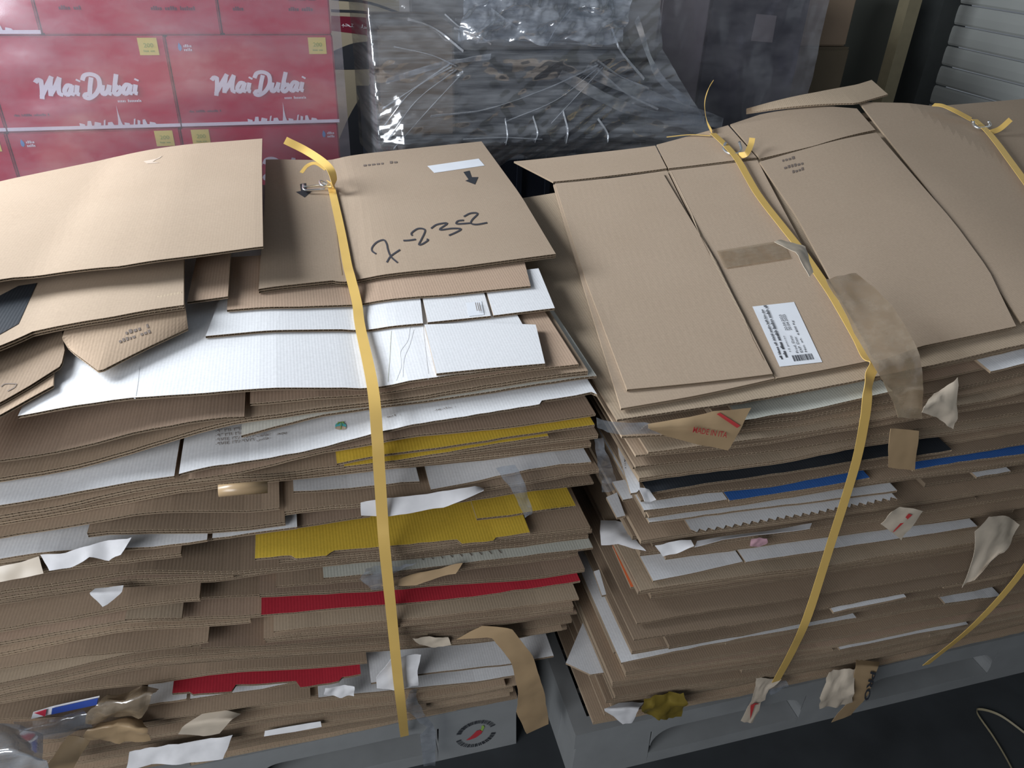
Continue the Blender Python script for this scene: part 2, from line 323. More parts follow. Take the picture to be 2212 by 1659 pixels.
LEFT=[
('W2','white',-0.02,[(0,915),(55,902),(161,883),(292,866),(412,857),(584,843),(756,842),(816,843),(861,830),(943,818),(1177,792)],[(40,1177,'white')],1),
('B1','kraft',-0.02,[(0,920),(292,880),(540,870),(792,858),(1000,826),(1249,785)],[(540,1250,'pink')],1),
('F1','kraft',0.0,[(0,1002),(137,966),(275,926),(412,888),(522,868),(792,862),(1250,795)],[(-400,522,'pink')],1),
('F2','kraft',-0.008,[(0,1043),(223,985),(361,936),(412,920),(600,893),(756,876),(1000,850),(1290,800)],[(-400,1270,'kraft')],2),
('F3','cream',-0.01,[(0,1050),(361,945),(520,935),(600,914),(772,892),(865,878),(1078,835),(1290,803)],[(520,1288,'cream')],1),
('F4','white',0.035,[(0,1060),(240,1015),(378,985),(584,964),(756,943),(800,932),(999,907),(1060,892),(1170,864),(1292,849)],[(378,1292,'white')],1),
('F4b','white',0.03,[(0,1098),(130,1060),(240,1026),(347,995),(600,970),(800,945),(1000,920),(1290,862)],[(-400,367,'white')],1),
('F5','kraft',0.03,[(0,1108),(240,1040),(380,1005),(509,988),(756,960),(1057,929),(1170,916),(1287,899)],[(400,1287,'pink')],1),
('F6a','yellow',0.04,[(0,1112),(380,1020),(727,993),(840,985),(967,968),(1115,945),(1284,921)],[(727,1284,'yellow')],1),
('F6b','yellow',0.04,[(0,1116),(380,1025),(744,1010),(840,1000),(1000,975),(1184,945),(1284,932)],[(744,1184,'yellow')],1),
('G0','kraft',0.025,[(0,1125),(130,1090),(300,1055),(600,1022),(800,1008),(1290,945)],[(-400,1290,'kraft')],2),
('G0b','kraft',0.015,[(0,1135),(253,1080),(600,1040),(935,1005),(1277,968)],[(-400,1277,'kraft')],2),
('W3b','white',0.02,[(0,1142),(253,1088),(634,1062),(906,1043),(1277,990)],[(634,906,'white')],1),
('W3','white',0.035,[(0,1150),(253,1092),(600,1072),(935,1041),(1115,1015),(1277,1003)],[(930,1277,'white'),(-400,600,'kraft')],1),
('F10','kraft',0.042,[(0,1158),(253,1100),(600,1093),(870,1065),(1290,1020)],[(612,1292,'kraft')],2),
('F12','kraft',0.048,[(0,1165),(202,1136),(437,1114),(592,1093),(870,1078),(1290,1035)],[(183,610,'kraft')],2),
('F13','white',0.052,[(0,1212),(83,1197),(195,1177),(282,1157),(440,1132),(636,1100),(870,1088),(1270,1048)],[(-400,440,'white'),(451,636,'white'),(780,1282,'kraft')],1),
('F13d','kraft',0.045,[(0,1220),(390,1160),(545,1150),(690,1130),(782,1118),(1270,1065)],[(400,800,'pink'),(-400,390,'kraft')],1),
('F14a','yellow',0.05,[(0,1240),(400,1180),(782,1142),(1145,1107),(1244,1098)],[(1030,1244,'yellow')],1),
('F14L','kraft',0.055,[(0,1255),(200,1222),(390,1187),(549,1175),(800,1155),(1145,1130),(1270,1115)],[(-400,390,'kraft')],2),
('F14','yellow',0.075,[(0,1270),(390,1215),(549,1195),(712,1190),(824,1183),(990,1168),(1145,1154),(1270,1140)],[(549,1145,'yellow')],1),
('F15','kraft',0.065,[(0,1275),(390,1215),(549,1200),(1145,1160),(1272,1142)],[(600,1272,'kraft')],2),
('E1','kraft',.06,[(0,1285),(260,1245),(549,1208),(700,1203),(900,1190),(1145,1168),(1275,1152)],[(-400,1278,'kraft')],2),
('E2','kraft',.05,[(0,1305),(300,1262),(600,1226),(700,1220),(900,1200),(1275,1163)],[(-400,1270,'kraft')],2),
('F16','pale',.065,[(0,1331),(173,1284),(361,1248),(600,1240),(705,1233),(835,1222),(961,1213),(1105,1201),(1279,1183)],[(697,1279,'pale')],1),
('F17','kraft',.065,[(0,1367),(253,1320),(430,1285),(600,1278),(892,1264),(1044,1251),(1261,1236)],[(560,1262,'pink'),(-400,430,'kraft')],2),
('F18','red',.075,[(0,1380),(253,1335),(430,1318),(563,1323),(600,1325),(831,1302),(1120,1277),(1252,1255)],[(563,1252,'red'),(268,390,'tan')],1),
('F19L','kraft',.065,[(0,1417),(256,1367),(450,1335),(600,1335),(831,1310),(1252,1265)],[(-400,540,'kraft')],2),
('F19','tan',.085,[(0,1445),(253,1385),(450,1352),(605,1361),(831,1338),(1105,1309),(1250,1296)],[(590,1250,'tan'),(-400,440,'kraft')],1),
('F20','kraft',.075,[(0,1480),(260,1405),(437,1381),(600,1385),(864,1363),(1080,1349),(1246,1327)],[(430,1246,'pink'),(-400,410,'tan')],1),
('F21','kraft',.065,[(0,1492),(260,1428),(437,1400),(600,1396),(900,1378),(1232,1350)],[(-400,1236,'kraft')],2),
('F21b','kraft',.05,[(0,1508),(260,1445),(437,1420),(700,1405),(1000,1388),(1200,1368)],[(-400,1225,'kraft')],2),
('F21c','kraft',.05,[(0,1522),(200,1480),(368,1466),(437,1462),(650,1425),(775,1402),(1200,1376)],[(-400,790,'kraft')],2),
('F22','red',.065,[(0,1530),(200,1497),(368,1486),(412,1489),(505,1472),(650,1443),(734,1428),(775,1416),(1000,1400),(1200,1380)],[(368,775,'red')],1),
('F23','white',.055,[(0,1545),(310,1525),(412,1511),(675,1455),(775,1432),(903,1414),(1196,1386)],[(412,675,'white'),(314,404,'white'),(-400,300,'kraft')],1),
('F24','white',0.075,[(0,1555),(310,1545),(412,1520),(700,1470),(903,1453),(1102,1432),(1196,1421)],[(800,1196,'white')],1),
('F25','white',0.07,[(0,1600),(412,1540),(701,1497),(903,1482),(1113,1461),(1196,1440)],[(687,1113,'white'),(-400,670,'kraft')],1),
('F25b','kraft',0.04,[(0,1650),(412,1580),(700,1530),(903,1510),(1116,1480)],[(-400,1120,'kraft')],2),
('F26','kraft',.0,[(0,1720),(412,1640),(600,1601),(853,1556),(1116,1508)],[(-400,1116,'kraft')],2),
]
RIGHT=[
('R1','tan',.0,[(1333,912),(1624,870),(1900,818),(2193,752),(2400,704)],[(1333,2600,'tan')],1),
('R2','pale',.02,[(1340,930),(1611,912),(1928,843),(2200,785)],[(1600,1930,'pale'),(2140,2600,'white')],1),
('R3','kraft',.02,[(1345,942),(1702,926),(1928,883),(2212,820)],[(1345,2600,'kraft')],1),
('R4','tan',.03,[(1420,976),(1641,946),(1900,905),(2212,845)],[(1400,2600,'tan')],1),
('R5','kraft',.03,[(1385,987),(1685,955),(2212,865)],[(1375,2600,'kraft')],1),
('R6','kraft',.03,[(1382,1008),(1700,970),(2212,890)],[(1372,2600,'kraft')],1),
('R7','kraft',.025,[(1387,1039),(1690,999),(1841,968),(2212,915)],[(1380,2600,'tan')],2),
('K','black',.045,[(1406,1067),(1690,1018),(1914,990),(2056,973),(2212,945)],[(1400,1960,'black'),(1975,2056,'black')],1),
('R8','kraft',.04,[(1400,1080),(1690,1046),(1880,1010),(2212,958)],[(1385,2600,'kraft')],1),
('WB','white',.055,[(1391,1102),(1575,1081),(1690,1063),(1822,1039),(1879,1027),(1974,1013),(2212,980)],[(1391,1572,'white'),(1575,1880,'blue'),(1974,2600,'blue')],1),
('R9','kraft',.045,[(1401,1119),(1700,1072),(2212,1000)],[(1395,2600,'kraft')],2),
('W2b','white',.05,[(1403,1132),(1700,1090),(1935,1058),(2212,1015)],[(1403,1935,'white'),(2110,2185,'white')],1),
('W3z','white',.06,[(1400,1160),(1523,1149),(1690,1119),(1935,1075),(2212,1030)],[(1495,1935,'white')],1),
('R10','kraft',.055,[(1389,1175),(1462,1164),(1700,1130),(2000,1085),(2212,1050)],[(1385,2600,'kraft')],2),
('R11','kraft',.06,[(1400,1205),(1471,1206),(1594,1187),(1850,1150),(2212,1092)],[(1440,2600,'kraft')],1),
('W5','white',.075,[(1432,1250),(1605,1217),(1690,1194),(1832,1178),(1938,1164),(2115,1140),(2212,1125)],[(1410,1605,'white'),(1610,2115,'white')],1),
('R12','tan',.085,[(1384,1278),(1700,1229),(1900,1205),(2103,1170),(2212,1150)],[(1384,2600,'tan')],1),
('R13','kraft',.11,[(1377,1349),(1700,1296),(2103,1226),(2212,1205)],[(1377,2600,'kraft')],1),
('R13b','kraft',.125,[(1368,1379),(1700,1328),(2103,1250),(2212,1228)],[(1368,2600,'kraft')],1),
('WN','white',.13,[(1373,1388),(1700,1337),(1800,1318),(1960,1285),(2212,1238)],[(1800,1960,'white')],1),
('R14','kraft',.11,[(1373,1410),(1600,1370),(1700,1345),(2212,1245)],[(1365,2600,'kraft')],2),
('W6','white',.115,[(1342,1434),(1481,1401),(1700,1362),(1850,1335),(2212,1265)],[(1342,1850,'white')],1),
('WM','white',.112,[(1350,1442),(1700,1370),(2045,1303),(2160,1286),(2212,1274)],[(2045,2160,'white')],1),
('R15','kraft',.10,[(1356,1452),(1700,1396),(1813,1378),(2212,1300)],[(1350,2600,'kraft')],2),
('R16','white',.095,[(1323,1470),(1600,1430),(1813,1402),(1872,1392),(2091,1350),(2212,1325)],[(1813,2091,'white'),(1323,1800,'kraft')],1),
('R17','kraft',.07,[(1335,1511),(1474,1492),(1627,1468),(1690,1458),(1912,1418),(2212,1345)],[(1310,2600,'kraft')],2),
('R18','kraft',.03,[(1281,1565),(1392,1543),(1690,1483),(1912,1436),(2212,1365)],[(1281,2600,'kraft')],2),
]

# ================================================================ the setting
WX, WY = 2.75, 4.6
mb = MB(); mb.box(-5, WX + 0.2, -2.5, WY + 0.2, -0.1, 0.0); tag(mb.build('floor', 'floor'), 'dark stained concrete warehouse floor', None, kind='structure')
mb = MB(); mb.box(-5, WX + 0.2, WY, WY + 0.15, 0, 3.6); tag(mb.build('wall_back', 'wall'), 'dim grey back wall of the warehouse', None, kind='structure')
SH0, SH1 = 0.9, 3.05           # roller shutter opening in the right wall
mb = MB(); mb.box(WX, WX + 0.15, SH1 + 0.14, WY, 0, 3.6); mb.box(WX, WX + 0.15, -2.5, SH0 - 0.14, 0, 3.6); mb.box(WX, WX + 0.15, SH0 - 0.14, SH1 + 0.14, 3.0, 3.6)
tag(mb.build('wall_right', 'wall'), 'dim side wall beside the roller shutter', None, kind='structure')
root = empty('door_1', (WX + 0.05, (SH0 + SH1) / 2, 0)); tag(root, 'grey roller shutter door of horizontal slats', None, kind='structure')
mb = MB(); mb.box(WX - 0.03, WX + 0.12, SH1, SH1 + 0.14, 0, 3.0); mb.box(WX - 0.03, WX + 0.12, SH0 - 0.14, SH0, 0, 3.0); mb.build('door_frame', 'door_frame', root)
zz = 0.0; slat0 = None; k = 0
while zz < 2.9:
    h = 0.082
    if slat0 is None:
        prof = [(0.0, 0.002), (-0.005, 0.010), (-0.007, 0.04), (-0.005, 0.070), (0.0, 0.078), (0.014, 0.078), (0.014, 0.002)]
        vs = [(WX + 0.06 + px, y, pz) for y in (SH0, SH1) for px, pz in prof]; n = len(prof)
        fs = [(i, (i + 1) % n, n + (i + 1) % n, n + i) for i in range(n)] + [tuple(range(n)), tuple(range(2 * n - 1, n - 1, -1))]
        slat0 = mesh_obj('slat', vs, fs, 'shutter', None, root)
    else:
        o = slat0.copy(); COL.objects.link(o); o.parent = root; o.location = (0, 0, zz)
    zz += h
pp = onX(1962, 60, 2.45)
mb = MB(); mb.box(2.42, 2.48, pp[1], pp[1] + 0.06, 0.0, 2.6); mb.box(2.38, 2.52, pp[1] - 0.04, pp[1] + 0.1, 0, 0.015); tag(mb.build('post', 'post'), 'thin dull yellow steel post in front of the shutter', 'post')

# ================================================================ pallets
def pallet(x0, y0, label, logo=False):
    x1, y1, h = x0 + 1.2, y0 + 1.0, 0.155
    root = empty('plastic_pallet', ((x0 + x1) / 2, (y0 + y1) / 2, 0)); tag(root, label, 'pallet', 'plastic pallets under the bales')
    # deck frame with recessed cells
    mb = MB(); r = 0.035
    mb.box(x0, x1, y0, y0 + r, h - 0.045, h); mb.box(x0, x1, y1 - r, y1, h - 0.045, h); mb.box(x0, x0 + r, y0 + r, y1 - r, h - 0.045, h); mb.box(x1 - r, x1, y0 + r, y1 - r, h - 0.045, h)
    for i in range(1, 12): mb.box(x0 + i * 0.1 - 0.006, x0 + i * 0.1 + 0.006, y0 + r, y1 - r, h - 0.04, h - 0.004)
    for j in range(1, 10): mb.box(x0 + r, x1 - r, y0 + j * 0.1 - 0.006, y0 + j * 0.1 + 0.006, h - 0.035, h - 0.006)
    mb.build('deck', 'pallet_grey', root)
    # front skirts: blocks at both ends and the middle, arched fork pockets between, bottom rails
    for yy in (y0, y1 - 0.09):
        blocks = [(x0, x0 + 0.17), (x0 + 0.525, x0 + 0.675), (x1 - 0.17, x1)]
        for a, b in blocks:
            m2 = MB(); t = 0.004
            for z0, z1 in ((0.0, h - 0.045),):
                vs = [(a, yy, z0), (b, yy, z0), (b, yy + 0.09, z0), (a, yy + 0.09, z0), (a + t, yy + t * 0.3, z1), (b - t, yy + t * 0.3, z1), (b - t, yy + 0.09 - t * 0.3, z1), (a + t, yy + 0.09 - t * 0.3, z1)]
                m2.add(vs, [(0, 3, 2, 1), (4, 5, 6, 7), (0, 1, 5, 4), (1, 2, 6, 5), (2, 3, 7, 6), (3, 0, 4, 7)])
            m2.build('block', 'pallet_grey', root)
        for (a, _), (_, b) in ((blocks[0], blocks[1]), (blocks[1], blocks[2])):
            aa = [q for q in blocks if q[0] == a][0][1]; bb = [q for q in blocks if q[1] == b][0][0]
            m2 = MB(); m2.box(aa, bb, yy, yy + 0.09, 0.0, 0.034); m2.build('bottom_rail', 'pallet_grey', root)
            # arch at the pocket's top corners
            N_ = 8; R_ = 0.05
            for sx, cx in ((1, aa), (-1, bb)):
                m3 = MB()
                prof = [(cx, h - 0.045)] + [(cx + sx * (R_ - R_ * math.sin(t * math.pi / 2 / N_)), h - 0.045 - (R_ - R_ * math.cos(t * math.pi / 2 / N_))) for t in range(N_ + 1)]
                vs = [(x, y, z) for y in (yy, yy + 0.03) for x, z in prof]; n = len(prof)
                fs = [tuple(range(n)), tuple(range(2 * n - 1, n - 1, -1))] + [(i, (i + 1) % n, n + (i + 1) % n, n + i) for i in range(n)]
                m3.add(vs, fs); m3.build('pocket_arch', 'pallet_grey', root)
    for a, b, c in ((x0, x0 + 0.05, 0.09), (x1 - 0.05, x1, 0.09), (x0 + 0.55, x0 + 0.65, 0.3)):
        m4 = MB(); m4.box(a, b, y0 + c, y1 - c, 0, 0.11); m4.build('runner', 'pallet_grey', root)
    if logo:
        c = onY(1028, 1585, y0); e = onY(1073, 1580, y0); u = onY(1026, 1558, y0)
        ax, az = abs(e[0] - c[0]) * 0.95, abs(u[2] - c[2])
        P = lambda x, z: (c[0] + x, y0 - 0.0008, c[2] + z)
        shapes = []
        def arc_word(t0, t1, n):
            for i in range(n):
                t = t0 + (t1 - t0) * (i + 0.5) / n; w = abs(t1 - t0) / n * 0.36; r0, r1 = 0.78, 1.02
                sub = [(t - w, t - w * 0.3), (t + w * 0.3, t + w)] if i % 2 else [(t - w, t + w * 0.1), (t + w * 0.5, t + w)]
                for p, q in sub: shapes.append([P(ax * rr * math.cos(tt), az * rr * math.sin(tt)) for rr, tt in ((r0, p), (r1, p), (r1, q), (r0, q))])
        arc_word(2.9, 0.35, 13); arc_word(3.35, 6.1, 13)
        vs, fs = [], []
        for S in shapes: fs.append(tuple(range(len(vs), len(vs) + 4))); vs += S
        mesh_obj('ring_lettering', vs, fs, 'ink', None, root)
        body = [(-0.5, -0.32), (-0.3, -0.36), (0.0, -0.28), (0.25, -0.08), (0.33, 0.12), (0.22, 0.26), (0.02, 0.24), (-0.12, 0.05), (-0.3, -0.16)]
        mesh_obj('chili_print', [P(ax * x, az * z) for x, z in body], [tuple(range(len(body)))], 'print_chili', None, root)
        st = [(0.2, 0.22), (0.33, 0.14), (0.42, 0.4), (0.36, 0.58), (0.26, 0.52), (0.28, 0.38)]
        mesh_obj('stem_print', [P(ax * x, az * z) for x, z in st], [tuple(range(len(st)))], 'print_green', None, root)
    return root
YL, YR = 0.94, 0.86
pallet(0.312 - 1.2, 0.943, 'grey plastic pallet with a chili logo printed on its end block', True)
pallet(0.398, 0.836, 'grey plastic pallet with open fork pockets beside the tape scraps')

# ================================================================ the two bales of flattened cartons
OWN = {
 'W2:0': 'broad white flattened carton lying open under the brown sheets of the bale',
 'F3:0': 'thin cream flattened carton just above the carton with Arabic phone numbers',
 'F4:0': 'white flattened carton printed with Arabic phone numbers and a palm emblem',
 'F4b:0': 'white carton strip beside the carton with Arabic phone numbers',
 'F6a:0': 'upper of two thin yellow cartons in the bale, black mark on its edge',
 'F6b:0': 'lower of two thin yellow cartons pressed together in the bale',
 'W3b:0': 'short narrow white carton strip crossed by the yellow strap below the thin yellow cartons',
 'W3:0': 'white flattened carton with open flutes under the thin yellow cartons',
 'F13:0': 'wide white carton sheet with torn lower edge under a brown carton',
 'F13:1': 'small white carton strip ending above the broad yellow carton',
 'F14a:0': 'small yellow carton flap with black print above the broad yellow carton',
 'F14:0': 'broad bright yellow carton sheet with notched edge crossed by the strap',
 'F16:0': 'pale greenish white printed carton below the broad yellow carton',
 'F18:0': 'long crimson red carton strip crossed by the strap',
 'F22:0': 'bright red carton strip with notched edge near the bottom of the bale',
 'F23:0': 'narrow white carton strip just below the bright red notched strip',
 'F23:1': 'small white carton corner beside the brown tape wad',
 'F24:0': 'white carton sheet above the pallet behind the hanging brown tape',
 'F25:0': 'thin white carton strip low in the bale beside the crumpled white scraps',
 'R2:0': 'torn pale grey carton edge below the barcode carton crossed by the strap',
 'R2:1': 'small white carton end showing beyond the pale tape wad',
 'W2b:1': 'tiny white carton end below the blue carton edge beyond the tan tape',
 'WN:0': 'small white carton strip under the brown panels between the straps',
 'WM:0': 'short white carton strip beside the strap nearest the roller shutter',
 'K:0': 'long glossy black carton strip crossed by the yellow strap',
 'K:1': 'short black carton end beyond the hanging tan tape',
 'WB:0': 'white carton corner beside the bright blue carton edge',
 'WB:1': 'bright blue carton edge crossed by the yellow strap',
 'WB:2': 'bright blue carton edge beyond the hanging tan tape',
 'W2b:0': 'thin white carton directly above the serrated white carton',
 'W3z:0': 'white carton with a serrated zigzag lower edge',
 'W5:0': 'white carton panel under the torn paper in the bale',
 'W5:1': 'long white carton strip behind the red striped tape scrap',
 'W6:0': 'white carton whose edge shows as a long L at the bale corner',
 'R16:0': 'narrow white carton strip low in the bale between the straps',
}
NICK = {'W2': 'the broad white carton', 'F3': 'the cream carton', 'F4': 'the carton with Arabic numbers', 'F6a': 'the thin yellow cartons', 'F6b': 'the thin yellow cartons', 'W3': 'the fluted white carton',
 'F13': 'the wide white sheet', 'F14': 'the broad yellow carton', 'F16': 'the pale printed carton', 'F18': 'the crimson strip', 'F22': 'the bright red strip', 'F23': 'the narrow white strip', 'F24': 'the white sheet behind hanging tape',
 'F25': 'the lowest white strip', 'R2': 'the torn grey edge', 'K': 'the black carton strip', 'WB': 'the blue carton edge', 'W2b': 'the thin white carton', 'W3z': 'the serrated white carton', 'W5': 'the long white strip',
 'W6': 'the white L shaped edge', 'R16': 'the low white strip'}
TONE = {'kraft': 'plain brown', 'pink': 'reddish brown', 'tan': 'light tan'}
def between(side, i, lines, mat):
    up = next((NICK[lines[j][0]] for j in range(i, -1, -1) if lines[j][0] in NICK), 'the barcode carton' if side == 'R' else 'the top boards')
    dn = next((NICK[lines[j][0]] for j in range(i + 1, len(lines)) if lines[j][0] in NICK), 'the grey pallet')
    if up == dn: return f'{TONE[mat]} flattened carton lying against {up}'
    return f'{TONE[mat]} flattened carton between {up} and {dn}'
GROUPS = {'L': 'flattened cartons in the bale on the chili logo pallet', 'R': 'flattened cartons in the bale with the barcode label'}
def tilt_R(x): return 0.045 + 0.085 * min(1.2, max(0, (x - 0.5) / 0.9))
def stack_tilt(side, x, y, z):
    if side == 'L': return 0.012 * (y - YL)
    return tilt_R(x) * (y - YR) * max(0, (z - 0.16) / 0.74)
XG = {'L': np.linspace(-0.88, 0.45, 140), 'R': np.linspace(0.36, 1.62, 140)}
TOPZ = {}
def add_sheet(side, key, x0, x1, zarr, p, plies, mat, seed, own=None, serr=False, notch=None):
    y0 = YL if side == 'L' else YR
    rnd = random.Random(seed); xg = XG[side]
    n = max(6, int((x1 - x0) / (0.0075 if serr else 0.006 if notch else 0.022))); xs = np.linspace(x0, x1, n)
    depth = rnd.uniform(0.80, 0.98) if p > -0.03 else 0.9
    yb = y0 + depth; rows = []
    sk = rnd.uniform(-0.006, 0.006); skx = rnd.uniform(-0.003, 0.003)
    yf = np.array([y0 - p + sk * (x - xs.mean()) / max(0.2, x1 - x0) + 0.0016 * noise.noise(Vector((x * 40, seed * 1.7, 0))) + 0.003 * noise.noise(Vector((x * 6, seed * 3.1, 5))) for x in xs])
    if serr: yf = yf + np.where(np.arange(n) % 2 == 0, 0.0035, -0.0035)
    if notch:
        for a, b, d in notch: yf = yf + np.where((xs > a) & (xs < b), d, 0.0)
    zf = np.interp(xs, xg, zarr)
    for dy in (0.0, 0.035, 0.10, 0.3, 1.0):
        if dy == 1.0: Y = np.full(n, yb)
        else: Y = yf + dy
        sag = np.array([0.0002 * noise.noise(Vector((x * 25, seed, dy))) for x in xs])
        Z = zf + sag + np.array([stack_tilt(side, x, y, z) for x, y, z in zip(xs, Y, zf)])
        X = xs + skx * dy + (0.0012 * noise.noise(Vector((seed, dy * 9, 1))))
        rows.append(np.stack([X, Y, Z], 1))
    o = board('flattened_carton', rows, plies, mat)
    tag(o, own, 'cardboard', GROUPS[side])
    return o
SHEETS = {}
def build_stack(side, lines, floor_z):
    y0 = YL if side == 'L' else YR; xg = XG[side]; Z, CV, CE = [], [], []; ceil = np.full(len(XG[side]), 9.0)
    for (nm, mat, p, px, segs, plies) in lines:
        P = np.array([onY(x, y, y0 - p) for x, y in px]); s = np.argsort(P[:, 0]); P = P[s]
        z = np.interp(xg, P[:, 0], P[:, 2])
        kn = 21 if (side == 'R' and nm == 'R1') else 5; z = np.convolve(np.pad(z, kn // 2, mode='edge'), np.ones(kn) / kn, 'valid')
        pc = np.pad(ceil, 4, mode='edge'); cmin = np.min([pc[k:k + len(ceil)] for k in range(9)], axis=0)
        z = np.minimum(z, cmin - plies * PLY - 0.002)
        zp = np.pad(z, 6, mode='edge'); zn = np.min([zp[k:k + len(z)] for k in range(13)], axis=0)
        zr = np.convolve(np.pad(zn, 6, mode='edge'), np.ones(13) / 13, 'valid')          # bend gently, never above the limit
        if len(Z): z = np.where(np.abs(z - zr) > 0.004, zr, z); z = np.minimum(np.convolve(np.pad(z, 3, mode='edge'), np.ones(7) / 7, 'valid'), cmin - plies * PLY - 0.0016)
        cov = np.zeros(len(xg), bool)
        for a, b, _ in segs:
            q = [onY(u, np.interp(u, [c[0] for c in px], [c[1] for c in px]), y0 - p)[0] for u in (a, b)]; cov |= (xg > q[0] - 0.03) & (xg < q[1] + 0.03)
        ceil = np.where(cov, z, ceil)
        Z.append(z); CV.append(cov); CE.append(ceil.copy())
    for i in range(len(lines)): Z[i] = np.maximum(Z[i], floor_z)
    TOPZ[side] = Z[0]
    seed = 100 if side == 'L' else 900
    rnd = random.Random(seed)
    for i, (nm, mat, p, px, segs, plies) in enumerate(lines):
        for k, (a, b, m) in enumerate(segs):
            def x_at(pxx):
                q = np.interp(pxx, [c[0] for c in px], [c[1] for c in px]) if px[0][0] <= pxx <= px[-1][0] else (px[0][1] if pxx < px[0][0] else px[-1][1])
                return onY(pxx, q, y0 - p)[0]
            xa, xb = x_at(a), x_at(b)
            if side == 'L': xa = max(xa, -0.86 + rnd.uniform(0, 0.05))
            else: xb = min(xb, 1.56 + rnd.uniform(-0.04, 0.04))
            seed += 1
            notch = None
            if nm == 'F14': notch = [(x_at(631), x_at(712), -0.006), (x_at(719), x_at(990), 0.004), (x_at(990), x_at(1070), -0.006)]
            if nm == 'F22': notch = [(x_at(412), x_at(505), -0.006), (x_at(505), x_at(640), 0.006), (x_at(640), x_at(734), -0.006)]
            if nm == 'F4': notch = [(x_at(1170), x_at(1292), 0.008)]
            SHEETS[f'{nm}:{k}'] = add_sheet(side, nm, xa, xb, Z[i], p, plies, m, seed, OWN.get(f'{nm}:{k}') or between(side, i, lines, m), serr=(nm == 'W3z'), notch=notch)
        # fillers between this sheet and the next one down
        lo = (Z[i + 1] + lines[i + 1][5] * PLY) if i + 1 < len(lines) else np.full_like(xg, floor_z)
        pn = lines[i + 1][2] if i + 1 < len(lines) else 0.0
        vis = (xg > (-0.6 if side == 'L' else 0.42)) & (xg < (0.38 if side == 'L' else 1.3))
        for j in range(i + 1, len(lines)): lo = np.where(CV[j], np.maximum(lo, Z[j] + lines[j][5] * PLY + 0.0006), lo)
        hi = np.minimum(Z[i], CE[i]) - 0.0006
        gap = hi - lo; g = np.percentile(gap[vis], 42)
        avail = g - 0.0008; items = []
        while avail > PLY + 0.0008:
            pl = 2 if (avail > 2 * PLY + 0.001 and rnd.random() < 0.75) else 1
            items.append(pl); avail -= pl * PLY + rnd.choice((0.0012, 0.002, 0.004, 0.009))
        tot = sum(items) * PLY
        acc = 0.0
        for q, pl in enumerate(items):
            fr = (q + 0.5) / len(items)
            room = np.maximum(gap - tot, 0.0)
            zb = lo + np.minimum(gap, acc + room * fr) if tot > 0 else lo
            acc += pl * PLY
            t = 1 - (q + 0.5) / len(items)       # 1 near the lower sheet
            if pn > p: pf = p + rnd.uniform(-0.026, 0.001)
            else: pf = p + (pn - p) * t + rnd.uniform(-0.026, 0.008)
            if side == 'L': xa, xb = -0.86 + rnd.uniform(0, 0.05), x_right(side, i, lines) - rnd.uniform(0.0, 0.045)
            else: xa, xb = x_left(lines, i) + rnd.uniform(-0.012, 0.03), 1.56 + rnd.uniform(-0.04, 0.04)
            # some cartons are shorter than the bale
            if rnd.random() < 0.45:
                if rnd.random() < 0.5: xa += rnd.uniform(0.2, 0.6)
                else: xb -= rnd.uniform(0.15, 0.5)
            ok = gap > tot + 0.0007 * (len(items) + 1)
            bad = np.where(~ok)[0]; lo_i, hi_i, st = 0, 0, 0
            for bi in list(bad) + [len(xg)]:
                if bi - st > hi_i - lo_i: lo_i, hi_i = st, bi
                st = bi + 1
            if hi_i - lo_i < 8: continue
            xa, xb = max(xa, xg[lo_i]), min(xb, xg[hi_i - 1])
            if xb - xa < 0.12: continue
            seed += 1
            m = rnd.choices(['kraft', 'pink', 'tan'], [0.55, 0.25, 0.2])[0]
            add_sheet(side, 'fill', xa, xb, zb, pf, pl, m, seed, between(side, i, lines, m))
def x_right(side, i, lines):
    e = lines[i]; best = 0.3
    b = max(s[1] for s in e[4]); b = min(b, 1292)
    q = np.interp(b, [c[0] for c in e[3]], [c[1] for c in e[3]])
    return max(0.30, min(0.42, onY(b, q, YL - e[2])[0]))
def x_left(lines, i):
    e = lines[i]; a = min(s[0] for s in e[4]); a = min(max(a, e[3][0][0]), 1420)
    q = np.interp(a, [c[0] for c in e[3]], [c[1] for c in e[3]])
    return max(0.405, min(0.47, onY(a, q, YR - e[2])[0]))
build_stack('L', LEFT, 0.1555)
build_stack('R', RIGHT, 0.1555)

# ================================================================ the loose cartons on top of the bales
def zL(x, y, off=0.0): return float(np.interp(x, XG['L'], TOPZ['L'])) + PLY + 0.012 * (y - YL) + off
def zR(x, y, off=0.0):
    z = float(np.interp(x, XG['R'], TOPZ['R'])); return z + PLY + stack_tilt('R', x, y, z) + off
class Surf:
    def __init__(s, base, off): s.base, s.off = base, off
    def __call__(s, x, y): return s.base(x, y, s.off)
def SL(off): return Surf(zL, off)
def SR(off): return Surf(zR, off)
def px_rows(rows, surf, nx=24, ny=9):
    """rows of pixel polylines (front to back) laid on a surface -> grid; surf may be one surface or one per row"""
    R = []
    for k, r in enumerate(rows):
        s = surf[k] if isinstance(surf, (list, tuple)) else surf
        Q = resample([onS(x, y, s) for x, y in r], nx); R.append(np.c_[Q[:, :2], np.full(nx, s.off)])
    base = s.base; R = np.array(R); m = len(R); out = []
    for j in range(ny):
        t = j / (ny - 1) * (m - 1); k = min(int(t), m - 2); f = t - k; row = R[k] * (1 - f) + R[k + 1] * f
        out.append(np.array([(x, y, base(x, y, o)) for x, y, o in row]))
    return np.array(out)
from mathutils.bvhtree import BVHTree
